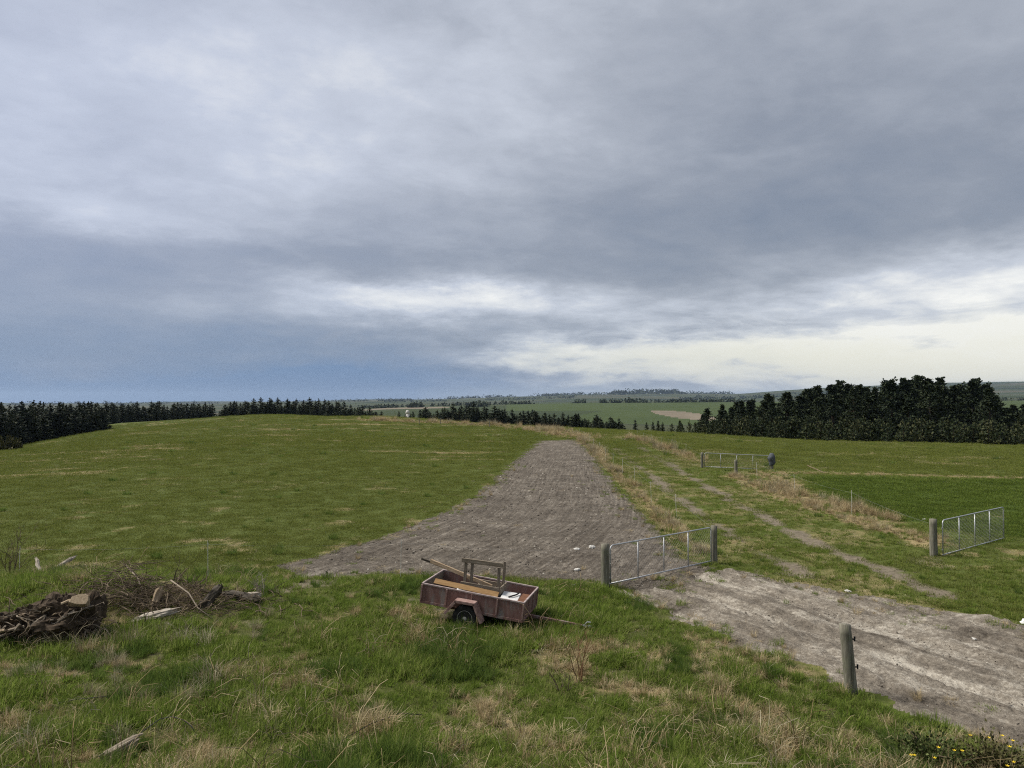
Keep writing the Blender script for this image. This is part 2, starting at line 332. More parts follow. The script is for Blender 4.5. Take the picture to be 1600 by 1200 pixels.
def build_terrain():
    az = np.concatenate([np.radians(np.arange(-180, -40, 3.5)), np.radians(np.linspace(-40, 40, 561)), np.radians(np.arange(43.5, 180, 3.5))])
    r = [.05, 1, 2, 3, 4, 5, 6, 7]; q = 7.6
    while q < 21500:
        r.append(q); q *= 1.0046 if q < 42 else 1.0095 if q < 130 else 1.017 if q < 420 else 1.03
    r = np.array(r); na, nr = len(az), len(r)
    RR, AA = np.meshgrid(r, az); X = RR * np.sin(AA); Y = RR * np.cos(AA); Z = H(X, Y); TZ[:] = [Z.min(), Z.max()]; print('terrain', TZ)
    cls = landuse(X, Y)
    row = pdist(X, Y, ROWEDGE); dry, bare = masks(X, Y)
    TC = FL([(1030, 890), (1062, 905), (1250, 962), (1420, 1016), (1600, 1075), (1900, 1170)]); tdist = pdist(X, Y, TC); row = np.where(cls == 2, tdist, row)
    # ploughed and trafficked soil: furrows, clods and ruts as relief
    near = sstep(110, 20, RR)
    n = fbm(X, Y, 3.0, 4, .65); nfur = np.sin(row * 2 * math.pi / .68 + (n - .5) * 5 + (fbm(X, Y, .5, 2) - .5) * 9)
    Z = np.where(cls == 1, Z + (n - .5) * .22 * sstep(36, 17, RR), Z)
    ca, sa = math.cos(R(64)), math.sin(R(64)); U = X * ca - Y * sa; Vv = X * sa + Y * ca
    rut = fbm(U * .28, Vv * 2.3, 1.0, 5, .6)
    Z = np.where(cls == 2, Z + (rut - .5) * .20 + (fbm(X, Y, 5, 3, .65) - .5) * .12 - .05 * np.exp(-((tdist - .85) / .28) ** 2), Z)
    Z = Z - bare * .05 * (cls == 0)
    V = np.stack([X, Y, Z], -1).reshape(-1, 3)
    i, j = np.meshgrid(np.arange(na), np.arange(nr - 1), indexing='ij'); i2 = (i + 1) % na
    F = np.stack([i * nr + j, i * nr + j + 1, i2 * nr + j + 1, i2 * nr + j], -1).reshape(-1, 4)
    fc = cls[i, j].ravel(); fr = r[j].ravel(); fx = X[i, j].ravel(); fy = Y[i, j].ravel()
    fc = np.where(fr > 420, 5, fc)
    pxl = 800 + FPX * fx / np.maximum(fy, 1)
    D = fy
    jj = (fbm(fx, fy, 1 / 120., 3) - .5)
    crop = (D > 640) & (D < 1560) & (pxl > 790) & (pxl < 2400) & (fy > 0); crop &= ~((D < 950) & (pxl < 850 + (D - 640) * .3))
    fc = np.where(crop & (fr > 420), 6, fc)
    bx, by = at(1062, 850); bd = np.hypot((fx - bx) / 24, (fy - by) / 130) + jj * .35
    fc = np.where((bd < 1) & (fr > 420), 7, fc)
    bx, by = at(630, 1250); bd = np.hypot((fx - bx) / 75, (fy - by) / 130) + jj * .2
    fc = np.where((bd < 1) & (fr > 420), 7, fc)
    A = {'dry': dry.ravel(), 'bare': bare.ravel(), 'row': row.ravel()}
    for c, (nm, m, lb) in enumerate([('pasture', M_PAST, 'short green pasture with straw streaks across the paddocks and lane'), ('ploughed_field', M_PLOUGH, 'curving strip of freshly worked brown grey soil'),
                                 ('dirt_track', M_TRACK, 'pale churned dirt track leading to the closed gate'), ('crop_paddock', M_LUSH, 'darker lush green paddock beyond the open gate'),
                                 ('rough_ground', M_ROUGH, 'rough grassy bank in front of the paddocks'), ('distant_hills', M_FAR, 'patchwork farmland rising to low hills on the horizon'),
                                 ('distant_crop_field', M_CROP, 'wide smooth green field across the valley'), ('distant_bare_paddock', M_BARE, 'bare tan paddocks across the valley')]):
        f = F[fc == c]
        if not len(f): continue
        u, inv = np.unique(f, return_inverse=True)
        at_ = {k: v[u] for k, v in A.items()}
        o = link(nm, mesh_np(nm, V[u], inv.reshape(-1, 4)[:, ::-1], m, at_), None, 'structure', lb, nm.replace('_', ' '))
build_terrain()

# ------------------------------------------------------------------ mesh builder
class MB:
    def __init__(s): s.v = []; s.f = []
    def add(s, V, F, M=None):
        n = len(s.v)
        for p in V: s.v.append(tuple(M @ Vector(p)) if M else tuple(p))
        for f in F: s.f.append(tuple(i + n for i in f))
    def box(s, lo, hi, M=None, bev=0.0):
        (a, b, c), (d, e, f) = lo, hi
        if bev > 0:
            k = bev; V = []; 
            for z, i in ((c, k), (c + k, 0), (f - k, 0), (f, k)):
                V += [(a + i, b + i, z), (d - i, b + i, z), (d - i, e - i, z), (a + i, e - i, z)]
            F = [(3, 2, 1, 0), (12, 13, 14, 15)]
            for l in range(3):
                for q in range(4): F.append((l * 4 + q, l * 4 + (q + 1) % 4, l * 4 + 4 + (q + 1) % 4, l * 4 + 4 + q))
            s.add(V, F, M); return
        s.add([(a, b, c), (d, b, c), (d, e, c), (a, e, c), (a, b, f), (d, b, f), (d, e, f), (a, e, f)],
              [(3, 2, 1, 0), (4, 5, 6, 7), (0, 1, 5, 4), (1, 2, 6, 5), (2, 3, 7, 6), (3, 0, 4, 7)], M)
    def beam(s, p, q, w, t, up=(0, 0, 1), bev=.004):
        p, q = Vector(p), Vector(q); d = q - p; L = d.length; d.normalize(); u = Vector(up); sd = d.cross(u).normalized(); u = sd.cross(d)
        M = Matrix((( d.x, sd.x, u.x, p.x), (d.y, sd.y, u.y, p.y), (d.z, sd.z, u.z, p.z), (0, 0, 0, 1)))
        s.box((0, -w / 2, -t / 2), (L, w / 2, t / 2), M, bev)
    def tube(s, pts, rad, n=8, caps=True):
        pts = [Vector(p) for p in pts]
        if not hasattr(rad, '__len__'): rad = [rad] * len(pts)
        base = len(s.v); ref = None
        for i, p in enumerate(pts):
            d = (pts[min(i + 1, len(pts) - 1)] - pts[max(i - 1, 0)]).normalized()
            if ref is None: ref = d.orthogonal().normalized()
            ref = (ref - d * ref.dot(d)).normalized(); b = d.cross(ref)
            for k in range(n):
                a = 2 * math.pi * k / n; s.v.append(tuple(p + (ref * math.cos(a) + b * math.sin(a)) * rad[i]))
        for i in range(len(pts) - 1):
            for k in range(n): s.f.append((base + i * n + k, base + i * n + (k + 1) % n, base + (i + 1) * n + (k + 1) % n, base + (i + 1) * n + k))
        if caps:
            s.f.append(tuple(base + k for k in range(n))[::-1]); e = base + (len(pts) - 1) * n; s.f.append(tuple(e + k for k in range(n)))
    def lathe(s, prof, n=24, M=None):
        V = []; F = []
        for r, z in prof:
            for k in range(n): a = 2 * math.pi * k / n; V.append((r * math.cos(a), r * math.sin(a), z))
        for i in range(len(prof) - 1):
            for k in range(n): F.append((i * n + k, i * n + (k + 1) % n, (i + 1) * n + (k + 1) % n, (i + 1) * n + k))
        F.append(tuple(range(n))[::-1]); F.append(tuple((len(prof) - 1) * n + k for k in range(n)))
        s.add(V, F, M)
    def mesh(s, name, m, smooth=False):
        me = bpy.data.meshes.new(name); me.from_pydata(s.v, [], s.f); me.update()
        if smooth: me.polygons.foreach_set('use_smooth', [True] * len(me.polygons))
        if m: me.materials.append(m)
        return me
    def obj(s, name, m, parent=None, smooth=False, **k): return link(name, s.mesh(name, m, smooth), parent, **k)
def thing(name, loc, label, cat, group=None, rot=(0, 0, 0)):
    e = bpy.data.objects.new(name, None); COL.objects.link(e); e.location = loc; e.rotation_euler = rot; e.empty_display_size = .2
    e['label'] = label; e['category'] = cat
    if group: e['group'] = group
    return e

def woodmat(name, stops, axis=2, sc=1.0, extra=None):
    m, nt, b = mat(name, .85, .2); o = coord(nt); s = [14 * sc] * 3; s[axis] = 1.1 * sc
    g = nz(nt, mapv(nt, o, s), 2.2, 6, .65); c = ramp(nt, g, stops)
    if extra: c = mixc(nt, nz(nt, o, 3.5, 5, .65).sst(.5, .68) * extra[1], c, extra[0])
    setc(nt, b, c); bump(nt, b, g, .6, .01); return m
M_POST = woodmat('weathered_post', [(.3, (.07, .066, .05)), (.5, (.15, .14, .108)), (.72, (.27, .255, .205))], 2, 1, ((.12, .135, .075), .6))
M_GREYW = woodmat('weathered_timber', [(.3, (.12, .095, .068)), (.5, (.21, .172, .128)), (.72, (.32, .275, .215))], 0)
M_GREYV = woodmat('weathered_timber_upright', [(.3, (.10, .08, .058)), (.5, (.18, .147, .112)), (.72, (.28, .24, .19))], 2)
M_PALEW = woodmat('bare_timber', [(.3, (.20, .13, .075)), (.5, (.33, .24, .15)), (.72, (.46, .38, .29))], 0)
M_PLY = woodmat('brown_plywood', [(.3, (.17, .095, .04)), (.5, (.25, .15, .065)), (.72, (.32, .21, .10))], 0)
M_DEAD = woodmat('bleached_wood', [(.3, (.14, .115, .085)), (.5, (.30, .26, .21)), (.72, (.50, .46, .40))], 0)
M_BARK = woodmat('rotten_bark', [(.3, (.025, .02, .016)), (.5, (.06, .05, .038)), (.72, (.13, .11, .085))], 0)
M_EARTH = flatmat('rotten_earthy_wood', (.022, .016, .011), (.10, .075, .052), 9)
M_CUT = woodmat('sawn_face', [(.3, (.20, .145, .09)), (.5, (.30, .23, .15)), (.72, (.40, .32, .22))], 1)
M_TWIG = flatmat('twig_bark', (.06, .045, .032), (.20, .155, .105), 6)
M_TRUNK = flatmat('conifer_bark', (.03, .024, .018), (.075, .058, .044), 2)
def galv():
    m, nt, b = mat('galvanised_steel', .5, .5); o = coord(nt); b.inputs['Metallic'].default_value = .55
    setc(nt, b, ramp(nt, nz(nt, o, 6, 4, .6), [(.3, (.33, .34, .35)), (.7, (.52, .53, .54))])); return m
M_GALV = galv()
def redpaint():
    m, nt, b = mat('faded_red_paint', .8, .25); o = coord(nt)
    c = ramp(nt, nz(nt, mapv(nt, o, (3, 3, 1)), 3, 6, .7), [(.3, (.12, .062, .052)), (.55, (.185, .105, .09)), (.75, (.26, .17, .15))])
    c = mixc(nt, nz(nt, mapv(nt, o, (2, 2, .6)), 2.1, 6, .7).sst(.50, .64) * .9, c, (.21, .175, .16))
    c = mixc(nt, nz(nt, o, 9, 6, .75).sst(.62, .70) * .75, c, (.11, .045, .02)); setc(nt, b, c)
    bump(nt, b, nz(nt, o, 30, 3, .6), .25, .004); return m
M_RED = redpaint()
M_RIB = flatmat('worn_rib_paint', (.17, .095, .08), (.36, .25, .22), 9)
M_EDGE = flatmat('worn_rail_paint', (.22, .155, .145), (.42, .36, .34), 7)
M_INNER = woodmat('trailer_inner_ply', [(.3, (.05, .032, .03)), (.5, (.09, .06, .055)), (.72, (.14, .10, .09))], 0)
M_TYRE = flatmat('old_rubber', (.012, .012, .012), (.045, .042, .038), 8)
M_RIM = flatmat('dull_rim', (.30, .28, .24), (.52, .50, .45), 12, .6)
M_DARK = flatmat('black_plastic', (.012, .012, .014), (.03, .03, .033), 5, .5)
M_SACK = flatmat('dark_sacking', (.05, .055, .06), (.12, .13, .14), 7)
M_WHITE = flatmat('white_board', (.55, .54, .52), (.74, .73, .71), 5, .7)
M_ROD = flatmat('white_rod', (.55, .54, .48), (.72, .71, .66), 3, .6)
M_WIRE = flatmat('fence_wire', (.2, .2, .2), (.32, .32, .32), 3, .5)
M_NET = flatmat('dull_netting_wire', (.16, .16, .16), (.27, .27, .27), 3, .6)
M_STONE = flatmat('pale_stone', (.34, .33, .30), (.58, .56, .52), 10)
M_ORANGE = flatmat('orange_box', (.13, .06, .035), (.19, .10, .06), 4)

# ------------------------------------------------------------------ trailer
TY, TT = -.255, .119; TLOC = Vector((-1.059, 17.229, 0)); TLOC.z = hz(TLOC.x, TLOC.y)
TL0, TL1, TW, TH, TB = -1.19, 1.295, 1.47, .435, .409
TM = Matrix.Translation((TLOC.x, TLOC.y, 0)) @ Matrix.Rotation(TY, 4, 'Z') @ Matrix.Rotation(TT, 4, 'Y')
def tl(px, py, w):
    """trailer-frame point on the upright plane w metres in from the near side, seen at a pixel"""
    d = ray(px, py); I = TM.inverted(); o = I @ Vector((0, 0, CAMH)); dd = I.to_3x3() @ d; t = (w - o.y) / dd.y; return o + dd * t
def trailer():
    T = thing('box_trailer', (TLOC.x, TLOC.y, 0), 'old faded red box trailer loaded with scrap timber, parked on the grass', 'trailer', rot=(0, TT, TY))
    a, b, w, h, z0 = TL0, TL1, TW, TH, TB; zt = z0 + h; t = .02
    def panel(lo, hi): m = MB(); m.box(lo, hi, bev=.003); m.obj('side_panel', M_RED, T)
    panel((a + .02, .01, z0 + .03), (b - .02, .03, zt - .035)); panel((a + .02, w - .03, z0 + .03), (b - .02, w - .01, zt - .035))
    m = MB(); m.box((b - .03, .032, z0 + .03), (b - .01, w - .032, zt - .035)); m.obj('front_panel', M_RED, T)
    m = MB(); m.box((a + .01, .032, z0 + .03), (a + .03, w - .032, zt - .035)); m.obj('tailgate', M_GREYW, T)
    m = MB(); m.box((a + .032, .032, z0 + .01), (b - .032, w - .032, z0 + .028)); m.obj('floor', M_INNER, T)
    def rail(lo, hi, mt, nm): m = MB(); m.box(lo, hi, bev=.004); m.obj(nm, mt, T)
    rail((a, -.006, zt - .035), (b, .034, zt), M_EDGE, 'top_rail'); rail((a, w - .034, zt - .035), (b, w + .006, zt), M_EDGE, 'top_rail')
    rail((b - .034, .036, zt - .033), (b + .006, w - .036, zt + .002), M_EDGE, 'top_rail'); rail((a - .006, .036, zt - .033), (a + .034, w - .036, zt + .002), M_EDGE, 'top_rail')
    rail((a, -.008, z0 - .03), (b, .032, z0 + .03), M_RED, 'bottom_rail'); rail((a, w - .032, z0 - .03), (b, w + .008, z0 + .03), M_RED, 'bottom_rail')
    rail((b - .032, .034, z0 - .028), (b + .008, w - .034, z0 + .029), M_RED, 'bottom_rail'); rail((a - .008, .034, z0 - .028), (a + .032, w - .034, z0 + .029), M_RED, 'bottom_rail')
    for k in range(5):
        x = a + .017 + (b - a - .034) * k / 4
        for y0, y1 in ((-.02, .0095), (w - .0095, w + .02)): rail((x - .018, y0, z0 + .031), (x + .018, y1, zt - .036), M_RIB, 'rib')
    for k in range(4):
        y = .05 + (w - .1) * k / 3; rail((b - .0095, y - .018, z0 + .03), (b + .014, y + .018, zt - .034), M_RIB, 'rib')
        rail((a - .014, y - .018, z0 + .03), (a + .0095, y + .018, zt - .034), M_GREYV, 'rib')
    for y in (.35, w - .35): rail((a + .05, y - .03, z0 - .09), (b - .02, y + .03, z0 - .031), M_RED, 'chassis_rail')
    m = MB(); m.tube([(0, -.1, .27), (0, w + .1, .27)], .03, 10); m.obj('axle', M_RED, T)
    for y in (.35, w - .35):
        m = MB(); m.tube([(-.3, y, z0 - .1), (-.15, y, .25), (0, y, .235), (.15, y, .25), (.3, y, z0 - .1)], .022, 6); m.obj('leaf_spring', M_RED, T)
    m = MB(); m.beam((b - .5, w / 2, z0 - .06), (b + 1.26, w / 2, z0 - .06), .06, .06); db = m.obj('drawbar', M_RED, T)
    m = MB(); m.beam((b + 1.26, w / 2, z0 - .055), (b + 1.42, w / 2, z0 - .055), .085, .05, bev=.012)
    m.tube([(b + 1.40, w / 2, z0 - .05), (b + 1.47, w / 2, z0 - .055), (b + 1.56, w / 2, z0 - .06)], [.05, .042, .02], 10); m.tube([(b + 1.30, w / 2, z0 - .03), (b + 1.36, w / 2, z0 + .05), (b + 1.44, w / 2, z0 + .055)], .012, 6)
    m.obj('coupling', M_GALV, db)
    for side, yc in ((-1, -.125), (1, w + .125)):
        wh = bpy.data.objects.new('wheel', None); COL.objects.link(wh); wh.parent = T; wh.location = (0, yc, .285); wh.rotation_euler = (R(90) * -side * -1, 0, 0)
        m = MB(); m.lathe([(.175, -.075), (.215, -.088), (.265, -.086), (.287, -.07), (.295, -.03), (.295, .03), (.287, .07), (.265, .086), (.215, .088), (.175, .075)], 40)
        for k in range(40):
            q = 2 * math.pi * k / 40; M = Matrix.Rotation(q, 4, 'Z'); m.box((.290, -.011, -.062 + .03 * (k % 2)), (.302, .011, .035 + .03 * (k % 2)), M)
        m.obj('tyre', M_TYRE, wh, True)
        m = MB(); m.lathe([(.176, -.07), (.184, -.074), (.174, -.079), (.163, -.062), (.150, -.055), (.115, -.058), (.1, -.066), (.052, -.066), (.045, -.075), (.02, -.08)], 32); m.lathe([(.176, .07), (.184, .074), (.15, .05), (.03, .05)], 32)
        m.obj('rim', M_RIM, wh, True)
        for k in range(5):
            q = 2 * math.pi * k / 5; m = MB(); m.lathe([(.011, -.072), (.011, -.05)], 6, Matrix.Translation((.075 * math.cos(q), .075 * math.sin(q), 0))); m.obj('wheel_nut', M_DARK, wh)
        wh.rotation_euler = (R(-90) if side > 0 else R(-90), 0, 0) if False else ((R(-90), 0, 0) if side < 0 else (R(90), 0, 0))
        # mudguard: folded steel with a lip
        m = MB(); y0, y1 = (-.245, -.0125) if side < 0 else (w + .0125, w + .245); pr = [(-.50, .335), (-.27, .665), (.20, .675), (.42, .27)]; th = .012
        for (x1, z1), (x2, z2) in zip(pr[:-1], pr[1:]): m.beam((x1, (y0 + y1) / 2, z1), (x2, (y0 + y1) / 2, z2), abs(y1 - y0), th, bev=.002)
        yo = y0 if side < 0 else y1
        for (x1, z1), (x2, z2) in zip(pr[:-1], pr[1:]):
            n = Vector((z2 - z1, 0, -(x2 - x1))).normalized() * .03; m.beam((x1 + n.x, yo, z1 + n.z), (x2 + n.x, yo, z2 + n.z), .008, .05, up=(-n.x, 0, -n.z), bev=.001)
        m.obj('mudguard', M_RIB, T)
    return T
trailer()
def tw(p): return TM @ Vector(p)
def trailer_load():
    zf = TB + .03
    # weathered timber frame, standing lengthwise in the tray
    wf = .62
    E = thing('timber_frame', tw((0, wf, zf)), 'grey weathered timber frame with uprights and top rail standing in the trailer', 'wooden frame')
    E.rotation_euler = (0, TT, TY); base = Vector((0, wf, zf))
    P = lambda px, py, w=wf: tl(px, py, w) - base
    CP = lambda x, y: (x / 7.2727 + 640, y / 7.2727 + 860)
    def part(n, p, q, w, t, mt=M_GREYW, up=(0, 0, 1)): m = MB(); m.beam(p, q, w, t, up); m.obj(n, mt, E)
    tr0, tr1 = P(*CP(595, 108)), P(*CP(1062, 170)); part('top_rail', tr0, tr1, .04, .10)
    lr0, lr1 = P(*CP(578, 385)), P(*CP(1012, 462)); part('bottom_rail', lr0, lr1, .035, .15)
    for x0, y0, x1, y1 in ((636, 140, 618, 370), (708, 150, 692, 380), (1012, 200, 1004, 430)):
        a, b = P(*CP(x0, y0)), P(*CP(x1, y1)); a.y += .045; b.y += .045; part('upright', b, a, .07, .04, M_GREYV, (0, 1, 0))
    a = P(*CP(1085, 125), wf + .35); b = P(*CP(1062, 395), wf + .35); part('upright', b, a, .06, .04, M_GREYV, (0, 1, 0))
    eb = Vector(lr1); part('end_board', eb + Vector((.03, 0, 0)), eb + Vector((.03, .55, .0)), .035, .17)
    part('back_rail', Vector((lr0.x, .55, lr0.z)), Vector((lr1.x, .55, lr1.z)), .035, .1)
    for f in (.35, .75): part('cross_slat', Vector((lr0.x + f * (lr1.x - lr0.x), .03, lr0.z - .05)), Vector((lr0.x + f * (lr1.x - lr0.x), .53, lr0.z - .05)), .07, .02)
    # brown sheet propped along the near side
    m = MB(); c = lambda px, py, w: tl(*CP(px, py), w)
    a, b = c(285, 345, .28), c(1010, 505, .10); L = (b - a).length
    m.beam((0, 0, 0), tuple(b - a), .13, .018, up=(.0, -.75, .66)); o = m.obj('plywood_board', M_PLY, None, label='long brown plywood board lying along the near side of the trailer tray', cat='board')
    o.matrix_world = TM @ Matrix.Translation(a)
    # long plank slanting over the tailgate corner
    m = MB(); a, b = c(240, 118, .95), c(935, 412, .72); m.beam((0, 0, 0), tuple(b - a), .05, .09); o = m.obj('long_plank', M_PALEW, None, label='long pale plank slanting up out of the back of the trailer', cat='plank'); o.matrix_world = TM @ Matrix.Translation(a)
    m = MB(); a, b = c(135, 92, 1.06), c(980, 425, 1.0); m.beam((0, 0, 0), tuple(b - a), .035, .05); o = m.obj('dark_batten', M_BARK, None, label='thin dark batten poking out beyond the long plank in the trailer', cat='batten'); o.matrix_world = TM @ Matrix.Translation(a)
    # loose things at the front of the tray
    def flat(name, x, y, sx, sy, sz, rz, mt, lb, cat, dz=0):
        m = MB(); m.box((-sx / 2, -sy / 2, 0), (sx / 2, sy / 2, sz), bev=min(.01, sz / 3)); o = m.obj(name, mt, None, label=lb, cat=cat)
        o.matrix_world = TM @ Matrix.Translation((x, y, zf + .001 + dz)) @ Matrix.Rotation(rz, 4, 'Z')
    top = lambda px, py, w: c(px, py, w).z - zf
    flat('white_board', .80, .70, .42, .62, top(1200, 525, .70), .12, M_WHITE, 'white box lid at the front of the trailer load', 'box')
    flat('rusty_crate', 1.12, .66, .20, .8, top(1290, 555, .6), .03, M_ORANGE, 'dull rusty box against the front panel of the trailer tray', 'box')
    flat('black_box', .50, .80, .15, .45, top(1080, 495, .8), .05, M_DARK, 'black plastic box beside the white box in the trailer tray', 'box')
    m = MB(); m.tube([(0, 0, 0), (.06, .1, .012), (.12, .25, .012), (.15, .4, .02)], .018, 7); o = m.obj('black_pipe', M_DARK, None, True, label='short black pipe lying across the white box in the trailer', cat='pipe'); o.matrix_world = TM @ Matrix.Translation((.80, .50, zf + .022 + top(1200, 525, .70)))
    m = MB(); m.lathe([(.02, 0), (.12, .0), (.13, .03), (.13, .14), (.1, .16), (.02, .165)], 18); o = m.obj('grey_tin', M_GALV, None, True, label='grey tin lying behind the plywood board in the trailer tray', cat='tin'); o.matrix_world = TM @ Matrix.Translation((-.45, .78, zf + .10)) @ Matrix.Rotation(R(80), 4, 'X')
trailer_load()

# ------------------------------------------------------------------ posts, gates, fences
def lumpy_post(h, r, seed, n=14, lean=(0, 0)):
    m = MB(); rows = 9; rg = random.Random(seed); ph = rg.random() * 9
    V = []; F = []
    for i in range(rows):
        t = i / (rows - 1); z = -.15 + (h + .15) * t
        for k in range(n):
            a = 2 * math.pi * k / n; q = r * (1 + .09 * mnoise.noise((math.cos(a) * 1.6 + ph, math.sin(a) * 1.6, z * 1.5 + seed)) - .06 * t)
            V.append((q * math.cos(a) + lean[0] * z, q * math.sin(a) + lean[1] * z, z + (.012 * math.cos(a + ph) if i == rows - 1 else 0)))
    for i in range(rows - 1):
        for k in range(n): F.append((i * n + k, i * n + (k + 1) % n, (i + 1) * n + (k + 1) % n, (i + 1) * n + k))
    V.append((lean[0] * h, lean[1] * h, h + .012)); c = len(V) - 1
    for k in range(n): F.append(((rows - 1) * n + k, (rows - 1) * n + (k + 1) % n, c))
    m.add(V, F); return m
def post(px, py, h, r, label, seed, lean=(0, 0), group=None, gud=None):
    x, y = gp(px, py); z = hz(x, y)
    P = thing('gate_post' if not gud else 'wooden_post', (x, y, z), label, 'post', group)
    me = lumpy_post(h, r, seed, lean=lean); me.obj('post_shaft', M_POST, P, True)
    for zz in gud or ():
        m = MB(); ox = lean[0] * zz; m.tube([(ox + r * .5, -.02, zz), (ox + r + .035, -.02, zz)], .013, 7); m.tube([(ox + r + .035, -.02, zz - .035), (ox + r + .035, -.02, zz + .045)], .016, 7); m.obj('gate_gudgeon', M_DARK, P)
    return P, (x, y, z)
def gate(p, q, z0, z1, h, label, nst=3, net=True, rad=.021, group=None):
    """tube gate from p to q (plan), bottom rail at z0 / z1, height h"""
    p = Vector((p[0], p[1], z0)); q = Vector((q[0], q[1], z1)); d = q - p; L = d.length
    G = thing('farm_gate', p, label, 'gate', group); d.normalize(); up = Vector((0, 0, 1))
    def pt(s, t): return d * s + up * t
    c = .12; arc = lambda s0, t0, ss, st: [pt(s0 + ss * (c - c * math.sin(a)), t0 + st * (c - c * math.cos(a))) for a in (0, .4, .8, 1.2, 1.5708)]
    pts = [pt(0, 0)] + [pt(0, h - c)] + [pt(c - c * math.cos(a), h - c + c * math.sin(a)) for a in (.4, .8, 1.2)] + [pt(c, h)] + [pt(L - c, h)] + [pt(L - c + c * math.sin(a), h - c + c * math.cos(a)) for a in (.4, .8, 1.2)] + [pt(L, h - c), pt(L, 0)]
    m = MB(); m.tube(pts, rad, 8); m.obj('top_frame', M_GALV, G, True)
    m = MB(); m.tube([pt(-.02, 0), pt(L + .02, 0)], rad, 8); m.obj('bottom_rail', M_GALV, G, True)
    for k in range(nst):
        s = L * (k + 1) / (nst + 1); m = MB(); m.tube([pt(s, .02), pt(s, h - .02)], rad * .85, 6); m.obj('stay', M_GALV, G, True)
    if net:
        m = MB(); sp = .12; wr = .0016
        s = -h
        while s < L:
            for sg in (0, 1):
                a = [s, 0.0]; b = [s + h, h]
                if a[0] < 0: a = [0, -s]
                if b[0] > L: b = [L, L - s]
                if sg: a[1] = h - a[1]; b[1] = h - b[1]
                m.tube([pt(*a), pt(*b)], wr, 3, False)
            s += sp
        m.obj('netting', M_NET, G)
    for hh in (.78, .15): m = MB(); m.tube([pt(0, h * hh), pt(-.08, h * hh)], .016, 6); m.obj('hinge', M_GALV, G)
    return G
_, A = post(946, 917, 1.20, .125, 'thick round wooden gate post by the trailer side of the closed gate', 1, (.0, 0))
_, B = post(1116, 880, 1.20, .105, 'round wooden gate post where the closed gate meets the lane fence', 2)
dv = Vector((B[0] - A[0], B[1] - A[1], 0)).normalized()
gate((A[0] + dv.x * .2, A[1] + dv.y * .2), (B[0] - dv.x * .16, B[1] - dv.y * .16), A[2] + .06, B[2] + .09, 1.07, 'closed galvanised netting gate across the mouth of the ploughed strip')
_, C = post(1459, 868, 1.24, .125, 'round wooden post holding the open gate of the lush paddock', 3)
gx, gy = at(1565, 28.2); cx, cy = at(1470, 25.3); gate((cx, cy), (gx, gy), hz(cx, cy) + .05, hz(gx, gy) + .06, 1.16, 'galvanised netting gate swung open beside the lush paddock, tufts along its foot')
post(1331, 1083, 1.22, .108, 'lone round wooden post with two black gate gudgeons beside the dirt track', 4, (-.095, 0), gud=(.96, .47))
_, F1 = post(1097, 731, 1.2, .11, 'dark wooden post at the lane end of the far tube gate', 5)
post(1150, 741, 1.05, .12, 'short wooden stub post in front of the far tube gate', 6)
_, F2 = post(1206, 734, 1.25, .12, 'wooden post with a grey sack hung over it beside the far tube gate', 7)
dv = Vector((F2[0] - F1[0], F2[1] - F1[1], 0)).normalized()
gate((F1[0] + dv.x * .2, F1[1] + dv.y * .2), (F2[0] - dv.x * .2, F2[1] - dv.y * .2), F1[2] + .1, F2[2] + .02, 1.08, 'far galvanised tube gate off the grassy lane', 3, True, .024)
def sack():
    m = MB(); V = []; F = []; n, k = 12, 9
    for i in range(k):
        t = i / (k - 1); z = .35 + .95 * t
        for j in range(n):
            a = 2 * math.pi * j / n; q = .155 * (1 + .5 * mnoise.noise((math.cos(a) * 1.3, math.sin(a) * 1.3, z * 2.6))) * (1.5 * math.sin(math.pi * (.12 + .8 * t)) ** .6) + .02
            V.append((q * 1.15 * math.cos(a), q * math.sin(a), z))
    for i in range(k - 1):
        for j in range(n): F.append((i * n + j, i * n + (j + 1) % n, (i + 1) * n + (j + 1) % n, (i + 1) * n + j))
    F.append(tuple((k - 1) * n + j for j in range(n))); m.add(V, F)
    o = m.obj('grey_sack', M_SACK, None, True, label='dark grey sack draped over the post of the far tube gate', cat='sack'); o.location = F2
sack()
x0, y0 = gp(1221, 730); x1, y1 = gp(1238, 739)
m = MB(); L = Vector((x1 - x0 + .0, y1 - y0, 0)); m.beam((0, 0, .55), (1.05, -.6, .04), .14, .04); o = m.obj('leaning_plank', M_PALEW, None, label='pale plank propped on the grass beside the far tube gate', cat='plank'); o.location = (x0, y1 + .3, hz(x0, y1))

def rod(x, y, h, label, group):
    o = link('fence_standard', ROD, None, None, label, 'fence rod', group); o.location = (x, y, hz(x, y)); o.scale = (1, 1, h)
    o.rotation_euler = (random.uniform(-.04, .04), random.uniform(-.04, .04), 0); return Vector((x, y, hz(x, y) + h * .9))
mm = MB(); mm.tube([(0, 0, -.1), (0, 0, 1)], .0075, 6); mm.tube([(-.0, 0, .88), (.03, 0, .9), (0, 0, .92)], .006, 5); ROD = mm.mesh('fence_standard', M_ROD)
def wire(pts, label, nm='fence_wire'):
    m = MB(); out = []
    for a, b in zip(pts[:-1], pts[1:]):
        for t in (0, .25, .5, .75): out.append(a.lerp(b, t) - Vector((0, 0, .08 * 4 * t * (1 - t))))
    out.append(pts[-1]); m.tube(out, .002, 4); m.obj(nm, M_WIRE, None, label=label, cat='wire')
LANE = [(868, 672), (711, 572), (608, 462), (531, 392), (473, 344), (425, 302), (386, 262), (350, 236), (325, 204)]
pts = [Vector((B[0], B[1], B[2] + 1.1))]
for cx_, cy_ in LANE:
    x, y = gp(840 + cx_ / 4, 640 + cy_ / 4 + 2); pts.append(rod(x, y, 1.08, 'thin white fence rod along the straw edge of the ploughed strip', 'fence rods between ploughed strip and lane'))
